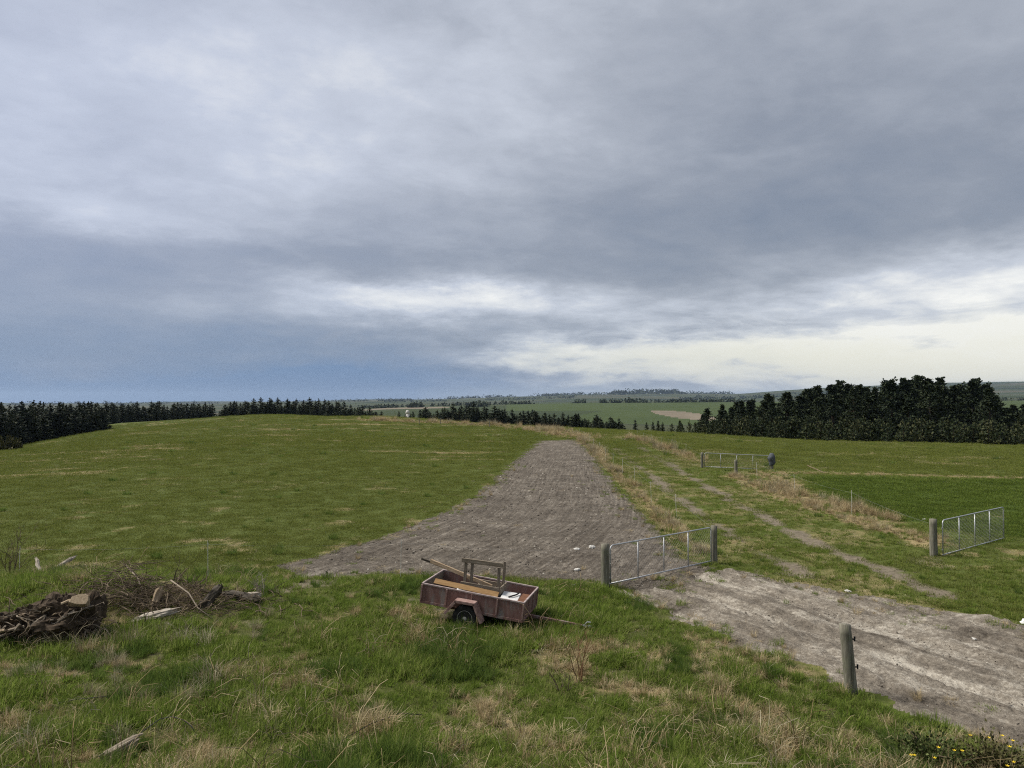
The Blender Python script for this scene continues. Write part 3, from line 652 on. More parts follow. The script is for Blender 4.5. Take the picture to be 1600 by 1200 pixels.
for px, py in ((905, 682),):
    x, y = gp(px, py); pts.append(rod(x, y, 1.1, 'thin white fence rod along the straw edge of the ploughed strip', 'fence rods between ploughed strip and lane'))
wire(pts, 'single fence wire strung between ploughed strip and lane')
pts = []
for px, py in ((996, 684), (1006, 688), (1018, 692), (1034, 697), (1050, 702), (1072, 710)):
    x, y = gp(px, py); pts.append(rod(x, y, 1.1, 'thin white fence rod in the straw on the far side of the lane', 'fence rods beyond the lane'))
pts.append(Vector((F1[0], F1[1], F1[2] + 1.0))); wire(pts, 'single fence wire running to the far tube gate')
pts = [Vector((F2[0], F2[1], F2[2] + 1.0))]
for px, py in ((1183, 748), (1242, 772), (1331, 804)):
    x, y = gp(px, py); pts.append(rod(x, y, 1.12, 'thin white fence rod between the lane and the lush paddock', 'fence rods round the lush paddock'))
pts = pts[1:]; pts.append(Vector((C[0], C[1], C[2] + 1.05))); wire(pts, 'single fence wire between the lane and the lush paddock')
pts = []
for px, py in ((30, 895), (325, 907), (626, 903)):
    x, y = gp(px, py); pts.append(rod(x, y, 1.15 if px > 100 else .8, 'thin white fence rod at the foot of the left pasture', 'fence rods along the rough bank'))
pts.append(Vector((A[0], A[1], A[2] + 1.0))); wire(pts, 'single fence wire along the foot of the left pasture')
for px, py in ((655, 662), (688, 661), (765, 666), (1010, 668)):      # posts of the crest fence
    x, y = gp(px, py + 2); o = lumpy_post(1.15, .07, px, 8).obj('fence_post', M_POST, None, True, label='small dark fence post in the straw on the crest of the pasture', cat='post', group='posts of the crest fence'); o.location = (x, y, hz(x, y))

# ------------------------------------------------------------------ trees
def leaf_mat(name, stops, rnd=.35):
    m, nt, b = mat(name, .75, .15); oi = nt.nodes.new('ShaderNodeObjectInfo'); v = attr(nt, 'v')
    f = v * (1 - rnd) + NX(nt, oi.outputs['Random']) * rnd
    setc(nt, b, ramp(nt, f, stops)); return m
M_FIR = leaf_mat('fir_needles', [(.1, (.016, .024, .014)), (.5, (.030, .040, .022)), (.9, (.055, .060, .032))])
M_PINE = leaf_mat('pine_needles', [(.1, (.015, .024, .012)), (.5, (.030, .042, .020)), (.9, (.052, .064, .030))])
M_YOUNG = leaf_mat('young_pine_needles', [(.1, (.018, .028, .012)), (.5, (.034, .046, .019)), (.9, (.09, .09, .04))])
M_SHRUB = leaf_mat('gorse_leaf', [(.1, (.038, .055, .016)), (.5, (.075, .095, .028)), (.9, (.13, .14, .05))])
M_SHRUBB = leaf_mat('brown_shrub_leaf', [(.1, (.045, .045, .016)), (.5, (.08, .078, .028)), (.9, (.14, .12, .05))])
M_FLOWER = flatmat('yellow_petal', (.55, .38, .02), (.75, .55, .04), 20)
def tri_cloud(name, C, Dr, size, m, rg, wid=.38):
    """a pointed diamond of foliage per centre, lying along Dr with a random roll"""
    n = len(C); Dr = Dr / (np.linalg.norm(Dr, axis=1, keepdims=True) + 1e-9)
    q = rg.normal(size=(n, 3)); s = np.cross(Dr, q); s /= np.linalg.norm(s, axis=1, keepdims=True) + 1e-9
    size = np.broadcast_to(size, (n,))[:, None]
    a = C - Dr * size * .5; b = C + Dr * size * .5; l = C - s * size * wid - Dr * size * .08; r = C + s * size * wid - Dr * size * .08
    V = np.stack([a, l, b, r], 1).reshape(-1, 3); F = np.arange(4 * n).reshape(-1, 4)
    return mesh_np(name, V, F, m, {'v': np.repeat(rg.random(n), 4)}, False)
def conifer(seed, h, kind):
    rg = np.random.default_rng(seed); C = []; Dr = []; sz = []
    tr = MB()
    if kind == 'fir':
        tr.tube([(0, 0, -.6), (0, 0, h * .5), (0, 0, h)], [.16, .1, .015], 7)
        z = .25
        while z < h * .985:
            t = z / h; Rm = h * .21 * (1 - t) ** .75 * (1 if t > .12 else .85) + .12
            nb = rg.integers(6, 9)
            for k in range(nb):
                a = rg.random() * 6.283; L = Rm * rg.uniform(.7, 1.12); up = rg.uniform(-.1, .35) + .35 * t
                ns = max(2, int(L / .17))
                for i in range(ns):
                    f = (i + .6) / ns; p = np.array([math.cos(a) * L * f, math.sin(a) * L * f, z + L * f * up * f]) + rg.normal(size=3) * .07
                    C.append(p); Dr.append([math.cos(a) + rg.normal() * .45, math.sin(a) + rg.normal() * .45, up + .25 + rg.normal() * .35]); sz.append(rg.uniform(.34, .6) * (1.1 - .4 * t))
            z += rg.uniform(.26, .40)
        for i in range(8): C.append([rg.normal() * .03, rg.normal() * .03, h - .5 + i * .11]); Dr.append([rg.normal() * .25, rg.normal() * .25, 1]); sz.append(.34)
        mt = M_FIR
    elif kind == 'young':
        tr.tube([(0, 0, -.4), (0, 0, h * .5), (0, 0, h)], [.09, .06, .012], 6)
        z = .3
        while z < h * .97:
            t = z / h; Rm = h * .34 * (1 - t) ** .8 + .1
            for k in range(rg.integers(5, 8)):
                a = rg.random() * 6.283; L = Rm * rg.uniform(.65, 1.15); up = rg.uniform(.25, .6); ns = max(2, int(L / .14))
                for i in range(ns):
                    f = (i + .6) / ns; C.append(np.array([math.cos(a) * L * f, math.sin(a) * L * f, z + L * f * up * f]) + rg.normal(size=3) * .06)
                    Dr.append([math.cos(a) * .7 + rg.normal() * .4, math.sin(a) * .7 + rg.normal() * .4, .7 + rg.normal() * .3]); sz.append(rg.uniform(.22, .42))
                C.append(np.array([math.cos(a) * L, math.sin(a) * L, z + L * up + .12])); Dr.append([rg.normal() * .1, rg.normal() * .1, 1]); sz.append(.42)
            z += rg.uniform(.28, .42)
        for i in range(7): C.append([rg.normal() * .02, rg.normal() * .02, h - .3 + i * .12]); Dr.append([rg.normal() * .12, rg.normal() * .12, 1]); sz.append(.34)
        mt = M_YOUNG
    else:
        tr.tube([(0, 0, -.8), (.05, 0, h * .45), (.0, .05, h * .97)], [.26, .17, .03], 8)
        for k in range(74):
            t = .05 + .94 * ((k + rg.random()) / 74) ** .9; z = t * h; Rm = h * .25 * (min(1, .62 + t * 1.3) if t < .3 else max(.05, 1 - ((t - .3) / .70) ** 1.08))
            a = k * 2.4 + rg.normal() * .5; L = Rm * rg.uniform(.5, 1.25); up = rg.uniform(.15, .65)
            tip = np.array([math.cos(a) * L, math.sin(a) * L, z + L * up]); b0 = np.array([0, 0, z])
            if rg.random() < .6: tr.tube([tuple(b0), tuple(tip)], [.05, .015], 4, False)
            for f in np.arange(.3, 1.01, .17):
                cc = b0 + (tip - b0) * f + np.array([0, 0, .1 * f]) + rg.normal(size=3) * .12
                for q in range(6 if f < .8 else 15):
                    dv_ = rg.normal(size=3); dv_ /= np.linalg.norm(dv_); dv_[2] = dv_[2] * .6 + .25
                    C.append(cc + dv_ * rg.uniform(.08, .55)); Dr.append(dv_ + np.array([0, 0, .55])); sz.append(rg.uniform(.22, .48))
        for i in range(30): dv_ = rg.normal(size=3) * [.3, .3, .4]; C.append(np.array([0, 0, h - .45]) + dv_ * .6); Dr.append([dv_[0], dv_[1], .7]); sz.append(.42)
        mt = M_PINE
    return tr.mesh('trunk', M_TRUNK, True), tri_cloud('crown', np.array(C, float), np.array(Dr, float), np.array(sz), mt, rg), h
FIRS = [conifer(i, 9.0, 'fir') for i in range(5)]; YNG = [conifer(20 + i, 4.0, 'young') for i in range(4)]; PINES = [conifer(40 + i, 12.0, 'pine') for i in range(5)]
def plant(protos, x, y, h, name, label, group, wide=1.0):
    tr, cr, h0 = random.choice(protos); s = h / h0
    e = thing(name, (x, y, hz(x, y) - .05), label, 'tree', group, (random.uniform(-.03, .03), random.uniform(-.03, .03), random.random() * 6.28))
    w = wide * random.uniform(.75, 1.28); e.scale = (s * w, s * w, s)
    link('trunk', tr, e); link('crown', cr, e)
def topz(py, D): return CAMH - (py - 628) / FPX * D
def belt(n, line, tops, protos, name, label, group, jit=4, lo=.86, wide=1.0, smin=2.5):
    """trees along a line of (column, depth); tops: column -> row the tallest ones reach"""
    px_, D_ = zip(*line); tx, ty = zip(*tops)
    for i in range(n):
        f = (i + random.uniform(.1, .9)) / n; px = px_[0] + f * (px_[-1] - px_[0]); D = np.interp(px, px_, D_) if px_[0] < px_[-1] else D_[0]
        D += random.uniform(-jit, jit); x, y = at(px, D); z = hz(x, y); ht = (topz(np.interp(px, tx, ty), D) - z) * (lo + (1.04 - lo) * random.random() ** .8)
        if ht > smin: plant(protos, x, y, ht, name, label, group, wide)
l1 = 'dark conifer in the near end of the belt beyond the left pasture'
belt(30, [(-25, 142), (165, 176)], [(-25, 632), (60, 630), (110, 625), (130, 627), (165, 623), (200, 626)], FIRS, 'fir_tree', l1, 'conifers of the left belt', 5, .72, 1.75)
belt(26, [(-60, 152), (160, 190)], [(-60, 630), (160, 628)], FIRS, 'fir_tree', l1, 'conifers of the left belt', 5, .8, 1.5)
belt(52, [(165, 232), (332, 300)], [(165, 627), (220, 627), (250, 629), (330, 630)], FIRS, 'fir_tree', 'dark conifer in the belt behind the grassy knoll', 'conifers behind the knoll', 7, .7, 1.7)
belt(66, [(342, 275), (470, 262), (596, 245)], [(342, 634), (365, 626), (420, 622), (500, 624), (540, 629), (575, 634), (600, 643)], FIRS, 'fir_tree', 'dark spiky conifer in the belt over the crest of the pasture', 'conifers over the crest', 8, .66, 1.75)
belt(84, [(655, 232), (760, 205), (880, 182), (975, 168)], [(655, 640), (690, 632), (740, 630), (800, 640), (850, 643), (920, 645), (975, 656)], FIRS, 'fir_tree', 'spiky conifer in the belt sloping down along the valley edge', 'conifers along the valley edge', 7, .62, 1.85)
for px, D, tp in ((623, 240, 643), (634, 240, 647), (641, 238, 646), (993, 170, 656), (1010, 160, 660), (1020, 165, 659), (1028, 160, 657), (1035, 165, 660), (645, 236, 643)):
    x, y = at(px, D); plant(FIRS, x, y, topz(tp, D) - hz(x, y), 'fir_tree', 'small lone conifer in the gap between two conifer belts', 'lone conifers in the gaps', 1.2)
# pine block on the right: old pines with a fringe of young ones
PT = [(1045, 660), (1080, 646), (1110, 638), (1150, 628), (1200, 618), (1260, 609), (1300, 600), (1320, 598), (1350, 606), (1395, 598), (1410, 592), (1450, 591), (1480, 593), (1500, 600), (1530, 593), (1550, 612), (1580, 630), (1640, 640), (1800, 640)]
for Dp, n, lo in ((136, 20, .62), (146, 22, .80), (156, 20, .9)):
    belt(n, [(1052 if Dp < 150 else 1110, Dp + 8), (1640, Dp)], PT, PINES, 'pine_tree', 'tall dark pine in the plantation block beyond the right paddocks', 'old pines of the plantation', 4, lo, 1.4, 2.5)
for px, tp in ((1312, 596), (1440, 589), (1412, 593), (1470, 591), (1524, 592), (1200, 616), (1365, 606), (1265, 608)):
    x, y = at(px, 150); plant(PINES, x, y, topz(tp, 150) - hz(x, y), 'pine_tree', 'tall dark pine in the plantation block beyond the right paddocks', 'old pines of the plantation', 1.2)
for Dp, lo in ((124, .7), (129, .8)):
    belt(36, [(1040, Dp + 10), (1630, Dp)], [(1040, 664), (1070, 658), (1150, 652), (1300, 652), (1450, 655), (1630, 655)], YNG, 'young_pine_tree', 'young yellow green pine in the fringe of the plantation', 'young pines fringing the plantation', 2.5, lo, 1.25, 1.5)

# far shelterbelts and woods: dark masses across the valley
def far_woods():
    rg = np.random.default_rng(3); C = []; sz = []
    def wood(p0, p1, D0, D1, h, n, thick):
        for i in range(n):
            f = rg.random(); px = p0 + (p1 - p0) * f; D = D0 + (D1 - D0) * f + rg.normal() * thick; x, y = at(px, D); z = hz(x, y)
            hh = h * rg.uniform(.55, 1.0) * (.75 + .5 * vnoise(np.array(px * .15), np.array(D * .01)))
            for q in range(10): u = rg.random(); C.append([x + rg.normal() * h * (.22 if D < 3000 else .9) * (1.2 - u), y + rg.normal() * h * .22, z + hh * (u * .95 + .03)]); sz.append(h * .42 * (1.25 - .6 * u))
    for a in [(560, 700, 1750, 1700, 9, 60, 25), (585, 625, 1400, 1400, 8, 26, 12), (640, 660, 1350, 1350, 11, 22, 10), (700, 800, 1650, 1600, 9, 60, 20), (735, 760, 1300, 1300, 11, 24, 10), (800, 835, 1580, 1580, 9, 26, 12),
              (895, 915, 1600, 1600, 9, 16, 10), (935, 1010, 1620, 1590, 11, 60, 20), (1010, 1140, 2100, 2000, 13, 70, 30), (1045, 1180, 1600, 1600, 9, 80, 15), (945, 968, 330, 325, 9, 26, 6),
              (1060, 1300, 4200, 4600, 26, 80, 150), (600, 700, 4500, 4600, 18, 40, 200), (760, 900, 4800, 5000, 18, 60, 250), (700, 800, 6300, 6300, 24, 60, 200), (830, 960, 6300, 6300, 26, 80, 200), (960, 1060, 6200, 6300, 44, 90, 150), (1060, 1140, 7200, 7200, 34, 60, 200), (420, 640, 5500, 5000, 22, 60, 300), (1560, 1680, 1600, 1600, 9, 40, 15), (20, 340, 5000, 6000, 25, 60, 400)]: wood(*a)
    C = np.array(C); Dr = rg.normal(size=C.shape); Dr[:, 2] = np.abs(Dr[:, 2]) + .3
    link('distant_woodland', tri_cloud('distant_woodland', C, Dr, np.array(sz), M_PINE, rg, .5), None, 'stuff', 'dark distant woods and shelterbelts across the valley', 'woodland')
far_woods()
def tank():
    x, y = at(637, 330); T = thing('water_tank', (x, y, hz(x, y)), 'small white tank standing beyond the gap in the conifers', 'tank'); z = topz(641, 330) - hz(x, y)
    m = MB(); m.lathe([(.95, -.3), (.95, z * .85)], 20); m.obj('tank_wall', M_STONE, T, True); m = MB(); m.lathe([(.99, z * .85), (.9, z * .92), (.5, z), (.1, z * 1.01)], 20); m.obj('tank_roof', M_STONE, T, True)
tank()

# ------------------------------------------------------------------ grass
PROTO = bpy.data.collections.new('grass_sources')     # sources for the scattered grass, not linked to the scene
def grass_mat(name, stops, rnd=.45, trans=.3):
    m = bpy.data.materials.new(name); m.use_nodes = True; nt = m.node_tree; nt.nodes.clear()
    out = nt.nodes.new('ShaderNodeOutputMaterial'); d = nt.nodes.new('ShaderNodeBsdfDiffuse'); t = nt.nodes.new('ShaderNodeBsdfTranslucent'); mx = nt.nodes.new('ShaderNodeMixShader')
    oi = nt.nodes.new('ShaderNodeObjectInfo'); f = attr(nt, 'v') * (1 - rnd) + NX(nt, oi.outputs['Random']) * rnd
    c = ramp(nt, f, stops); nt.links.new(c, d.inputs[0]); nt.links.new(c, t.inputs[0]); mx.inputs[0].default_value = trans
    nt.links.new(d.outputs[0], mx.inputs[1]); nt.links.new(t.outputs[0], mx.inputs[2]); nt.links.new(mx.outputs[0], out.inputs[0]); return m
G_GREEN = grass_mat('green_blade', [(.15, (.095, .145, .024)), (.45, (.145, .20, .036)), (.7, (.195, .24, .058)), (.9, (.31, .30, .13))], .45, .48)
G_SHORT = grass_mat('pasture_blade', [(.15, (.086, .108, .021)), (.5, (.12, .140, .031)), (.85, (.165, .175, .052))], .45, .4)
G_LUSH = grass_mat('crop_blade', [(.15, (.07, .105, .019)), (.5, (.10, .14, .026)), (.85, (.135, .17, .04))], .45, .4)
G_DARK = grass_mat('dark_tussock_blade', [(.15, (.06, .10, .022)), (.5, (.092, .142, .03)), (.85, (.14, .18, .05))], .45, .48)
G_STRAW = grass_mat('straw_blade', [(.15, (.19, .14, .07)), (.5, (.36, .28, .155)), (.85, (.56, .47, .30))], .4, .3)
G_GREYST = grass_mat('grey_straw_blade', [(.15, (.17, .14, .08)), (.5, (.29, .25, .155)), (.85, (.45, .41, .29))], .4, .3)
def blades(name, n, rad, l0, l1, lean, wid, m, seed, flat=0.0, curl=.5):
    rg = np.random.default_rng(seed); a = rg.random(n) * 6.283; q = rad * np.sqrt(rg.random(n))
    B = np.stack([q * np.cos(a), q * np.sin(a), np.full(n, -.02)], 1)
    da = a + rg.normal(size=n) * 1.0; ln = rg.uniform(l0, l1, n); le = np.abs(rg.normal(size=n)) * lean + flat
    d1 = np.stack([np.cos(da) * np.sin(le), np.sin(da) * np.sin(le), np.cos(le)], 1); l2 = np.minimum(le + curl * rg.random(n) * 1.8, 2.1)
    d2 = np.stack([np.cos(da) * np.sin(l2), np.sin(da) * np.sin(l2), np.cos(l2)], 1)
    s = np.stack([-np.sin(da), np.cos(da), np.zeros(n)], 1) * (wid * rg.uniform(.6, 1.3, n))[:, None] / 2
    M1 = B + d1 * (ln * .55)[:, None]; T = M1 + d2 * (ln * .45)[:, None]
    V = np.stack([B - s, B + s, M1 + s * .75, M1 - s * .75, T], 1).reshape(-1, 3); k = np.arange(n)[:, None] * 5
    F = np.concatenate([k + [0, 1, 2], k + [0, 2, 3], k + [3, 2, 4]], 0)
    o = bpy.data.objects.new(name, mesh_np(name, V, F, m, {'v': np.repeat(rg.random(n), 5)}, False)); PROTO.objects.link(o); return o
def tall(name, n, m, seed):
    rg = random.Random(seed); mb = MB()
    for i in range(n):
        a = rg.random() * 6.28; x, y = rg.uniform(-.1, .1), rg.uniform(-.1, .1); h = rg.uniform(.25, .6); b = rg.uniform(.1, .35); e = rg.uniform(.1, .3)
        p = [(x, y, 0), (x + math.cos(a) * b * .4, y + math.sin(a) * b * .4, h * .7), (x + math.cos(a) * b, y + math.sin(a) * b, h), (x + math.cos(a) * (b + e), y + math.sin(a) * (b + e), h - e * rg.uniform(-.2, .9))]
        mb.tube(p, [.005, .004, .004, .0025], 3, False)
    me = mb.mesh(name, m); at_ = me.attributes.new('v', 'FLOAT', 'POINT'); at_.data.foreach_set('value', np.random.default_rng(seed).random(len(me.vertices)).astype(np.float32)); o = bpy.data.objects.new(name, me); PROTO.objects.link(o)
K = 0
def nm(s):
    global K; K += 1; return 'tuft_%02d_%s' % (K - 1, s)
for i in range(3): blades(nm('green'), 85, .16, .10, .30, .6, .012, G_GREEN, 100 + i)                  # 0-2
for i in range(2): blades(nm('mat'), 90, .26, .05, .12, .75, .013, G_GREEN, 110 + i)                     # 3-4
for i in range(2): blades(nm('straw'), 80, .12, .16, .42, .35, .007, G_STRAW, 120 + i, 0, .8)           # 5-6
blades(nm('flat'), 90, .26, .12, .35, .25, .007, G_STRAW, 130, 1.15, .5)                                 # 7
for i in range(2): blades(nm('dark'), 130, .15, .18, .38, .4, .009, G_DARK, 140 + i)                    # 8-9
blades(nm('weed'), 26, .12, .08, .2, .8, .04, G_GREEN, 150)                                              # 10
tall(nm('stalk'), 7, G_STRAW, 1); tall(nm('stalk'), 5, G_GREYST, 2)                                      # 11-12
for i in range(2): blades(nm('pasture'), 110, .42, .03, .09, 1.0, .015, G_SHORT, 160 + i)                # 13-14
for i in range(2): blades(nm('crop'), 120, .42, .05, .12, .5, .015, G_LUSH, 170 + i)                    # 15-16
blades(nm('grey'), 90, .15, .2, .5, .3, .007, G_GREYST, 180, 0, .8)                                      # 17
blades(nm('greyflat'), 90, .3, .1, .3, .3, .008, G_GREYST, 190, 1.1, .5)                                 # 18
CLODS = bpy.data.collections.new('clod_sources')
for i in range(4):
    rg = random.Random(i); mb = MB(); V = []
    for z in (-.6, .0, .62):
        for k in range(5): a = 2 * math.pi * k / 5 + z; q = (.62 if z else 1) * rg.uniform(.65, 1.2); V.append((q * math.cos(a), q * math.sin(a), z * rg.uniform(.6, 1)))
    F = [(0, 1, 2, 3, 4)[::-1], (10, 11, 12, 13, 14)] + [(l * 5 + k, l * 5 + (k + 1) % 5, l * 5 + 5 + (k + 1) % 5, l * 5 + 5 + k) for l in (0, 1) for k in range(5)]
    mb.add(V, F); me = mb.mesh('clod_%d' % i, None)
    m, nt, b = mat('clod_soil_%d' % i, .97, .1); oi = nt.nodes.new('ShaderNodeObjectInfo')
    setc(nt, b, ramp(nt, oi.outputs['Random'], [(0, (.065, .055, .045)), (.5, (.13, .114, .095)), (.85, (.20, .178, .148)), (1, (.42, .39, .33))])); me.materials.append(m)
    CLODS.objects.link(bpy.data.objects.new('clod_%d' % i, me))
def scatter(name, P, rot, sc, idx, coll, label, cat):
    me = bpy.data.meshes.new(name); n = len(P); me.vertices.add(n); me.vertices.foreach_set('co', P.astype(np.float32).ravel())
    a = me.attributes.new('rot', 'FLOAT_VECTOR', 'POINT'); a.data.foreach_set('vector', rot.astype(np.float32).ravel())
    a = me.attributes.new('scl', 'FLOAT_VECTOR', 'POINT'); a.data.foreach_set('vector', sc.astype(np.float32).ravel())
    a = me.attributes.new('idx', 'INT', 'POINT'); a.data.foreach_set('value', idx.astype(np.int32))
    o = link(name, me, None, 'stuff', label, cat)
    ng = bpy.data.node_groups.new(name + '_scatter', 'GeometryNodeTree')
    ng.interface.new_socket('Geometry', in_out='INPUT', socket_type='NodeSocketGeometry'); ng.interface.new_socket('Geometry', in_out='OUTPUT', socket_type='NodeSocketGeometry')
    gi = ng.nodes.new('NodeGroupInput'); go = ng.nodes.new('NodeGroupOutput'); ip = ng.nodes.new('GeometryNodeInstanceOnPoints'); ci = ng.nodes.new('GeometryNodeCollectionInfo')
    ci.inputs['Collection'].default_value = coll; ci.inputs['Separate Children'].default_value = True; ci.inputs['Reset Children'].default_value = True
    def na(nme, t):
        k = ng.nodes.new('GeometryNodeInputNamedAttribute'); k.data_type = t; k.inputs[0].default_value = nme; return k.outputs[0]
    ip.inputs['Pick Instance'].default_value = True; L = ng.links.new
    L(gi.outputs[0], ip.inputs['Points']); L(ci.outputs[0], ip.inputs['Instance']); L(na('idx', 'INT'), ip.inputs['Instance Index']); L(na('rot', 'FLOAT_VECTOR'), ip.inputs['Rotation']); L(na('scl', 'FLOAT_VECTOR'), ip.inputs['Scale']); L(ip.outputs[0], go.inputs[0])
    md = o.modifiers.new('scatter', 'NODES'); md.node_group = ng; return o
def sample(n, r0, r1, a0=-40, a1=40, p=1.0):
    u = RNG.random(n); r = (r0 ** p + u * (r1 ** p - r0 ** p)) ** (1 / p) if p else r0 * (r1 / r0) ** u
    a = np.radians(RNG.uniform(a0, a1, n)); return r * np.sin(a), r * np.cos(a)
def fin(name, x, y, idx, s, sz, coll, label, cat, tilt=.12, dz=0.0):
    n = len(x); P = np.stack([x, y, H(x, y) + dz], 1); rot = np.stack([RNG.normal(size=n) * tilt, RNG.normal(size=n) * tilt, RNG.random(n) * 6.283], 1)
    sc = np.stack([s, s, s * sz], 1); scatter(name, P, rot, sc, idx, coll, label, cat)
def grasses():
    # rough bank
    x, y = sample(30000, 7.5, 27, p=1.6); c = landuse(x, y); k = c == 4; x, y = x[k], y[k]
    dry, bare = masks(x, y); hgt = fbm(x, y, .55, 4, .6); pt = fbm(x + 70, y, .9, 3); u = RNG.random(len(x)); r = np.hypot(x, y)
    tallness = sstep(.42, .68, hgt); fg = sstep(17, 10.5, r)
    idx = np.where(u < .30 + .5 * tallness, RNG.integers(0, 3, len(x)), RNG.integers(3, 5, len(x)))
    idx = np.where((pt > .63) & (u < .38), RNG.integers(8, 10, len(x)), idx)
    idx = np.where(RNG.random(len(x)) < .06, 10, idx)
    d = RNG.random(len(x)); dd = dry + .04 + .05 * fg
    idx = np.where(d < dd * .8, np.where(RNG.random(len(x)) < .5, 7, np.where(RNG.random(len(x)) < .6, RNG.integers(5, 7, len(x)), 18)), idx)
    idx = np.where(RNG.random(len(x)) < .008 + .045 * fg * sstep(.4, .6, fbm(x, y + 50, .5, 3)), RNG.integers(11, 13, len(x)), idx)
    left = (x < -5.5) & (r < 19); idx = np.where(left & (RNG.random(len(x)) < .08 * sstep(.45, .6, pt)), 17, idx)
    s = RNG.uniform(.6, 1.15, len(x)) * (.65 + .55 * tallness + .15 * fg); keep = bare < RNG.random(len(x)) * .9 + .15
    fin('rough_grass', x[keep], y[keep], idx[keep], s[keep], RNG.uniform(.8, 1.15, keep.sum()), PROTO, 'long rough green and straw coloured grass over the near bank', 'grass')
    # dry grass along fence lines
    X, Y = [], []
    for line, w, a in DRY:
        seg = np.hypot(*(line[1:] - line[:-1]).T); L = seg.sum(); near = np.hypot(*line.mean(0)); n = int(min(3000, L * w * 2 * (15 if near < 70 else 5)))
        t = RNG.random(n) * L; cs = np.concatenate([[0], np.cumsum(seg)]); px = np.interp(t, cs, line[:, 0]); py = np.interp(t, cs, line[:, 1])
        X.append(px + RNG.normal(size=n) * w * .55); Y.append(py + RNG.normal(size=n) * w * .55)
    x = np.concatenate(X); y = np.concatenate(Y); k = (landuse(x, y) != 2) & (fbm(x, y, .7, 3) > .27); x, y = x[k], y[k]; r = np.hypot(x, y); u = RNG.random(len(x))
    cl = sstep(.45, .7, fbm(x + 13, y, .45, 3))
    idx = np.where(u < .52, RNG.integers(5, 7, len(x)), np.where(u < .60, 17, np.where(u < .88, 7, RNG.integers(0, 3, len(x)))))
    thin = (y > 45) & (x > 18)
    s = RNG.uniform(.7, 1.25, len(x)) * (.65 + 1.0 * cl) * np.where(r > 70, 1.6, 1.0) * np.where(thin, .6, 1); idx = np.where(thin & (u < .8), 7, idx)
    fin('dry_grass', x, y, idx, s, RNG.uniform(.8, 1.2, len(x)), PROTO, 'straw coloured dry grass along the fence lines', 'grass')
    # pasture, lane and crop
    x, y = sample(105000, 19, 215, p=.5); c = landuse(x, y); dry, bare = masks(x, y); r = np.hypot(x, y); u = RNG.random(len(x))
    k = ((c == 0) | (c == 3)) & (bare < .35 + .4 * u); x, y, c, dry, r, u = x[k], y[k], c[k], dry[k], r[k], u[k]
    lane = (x > .11 * y + 3) & (c == 0) & (r < 62)
    idx = np.where(c == 3, RNG.integers(15, 17, len(x)), RNG.integers(13, 15, len(x)))
    idx = np.where(lane & (u < .45), RNG.integers(0, 5, len(x)), idx)
    idx = np.where((c == 0) & (RNG.random(len(x)) < dry * .75), np.where(u < .5, 7, 18), idx)
    s = RNG.uniform(.75, 1.3, len(x)) * np.clip(r / 38, .85, 2.4); s = np.where((c == 0) & (idx < 13), s * .62, s); s = np.where(idx == 18, s * .6, s)
    clump = (RNG.random(len(x)) < .003) & (c == 0); idx = np.where(clump, RNG.integers(8, 10, len(x)), idx)
    fin('pasture_grass', x, y, idx, s, np.clip(28 / r, .45, 1.0) * RNG.uniform(.8, 1.2, len(x)), PROTO, 'short grazed grass of the paddocks and lane', 'grass')
    # a looser sprinkling of green and straw along the soil edges
    x, y = sample(36000, 11, 60, p=1.0); c = landuse(x, y); k = ((c == 1) | (c == 2)); x, y, c = x[k], y[k], c[k]
    e = np.full(len(x), 9.); 
    for P_ in (PLOUGH, TRACK):
        inside = inpoly(x, y, P_); dd = pdist(x, y, np.vstack([P_, P_[:1]])); e = np.where(inside, np.minimum(e, dd), e)
    keep = RNG.random(len(x)) < 1.0 * np.exp(-e / .5) * sstep(.35, .65, fbm(x, y, 1.3, 3)) + .0015; x, y = x[keep], y[keep]
    fin('soil_edge_grass', x, y, RNG.choice([0, 3, 4, 5, 7, 18], len(x)), RNG.uniform(.35, .8, len(x)), np.ones(len(x)), PROTO, 'thin grass straggling over the edges of the bare soil', 'grass')
    # clods
    x, y = sample(85000, 11, 75, p=.9); c = landuse(x, y); k = (c == 1) | ((c == 2) & (RNG.random(len(x)) < .55)); x, y, c = x[k], y[k], c[k]; r = np.hypot(x, y)
    s = .012 + .03 * RNG.random(len(x)) ** 3; s = s * np.clip(r / 26, .8, 1.6) * np.where(c == 2, .8, 1.15)
    fin('soil_clods', x, y, RNG.integers(0, 4, len(x)), s, RNG.uniform(.5, .9, len(x)), CLODS, 'loose clods scattered over the worked soil and dirt track', 'soil', .5, -.01)
grasses()

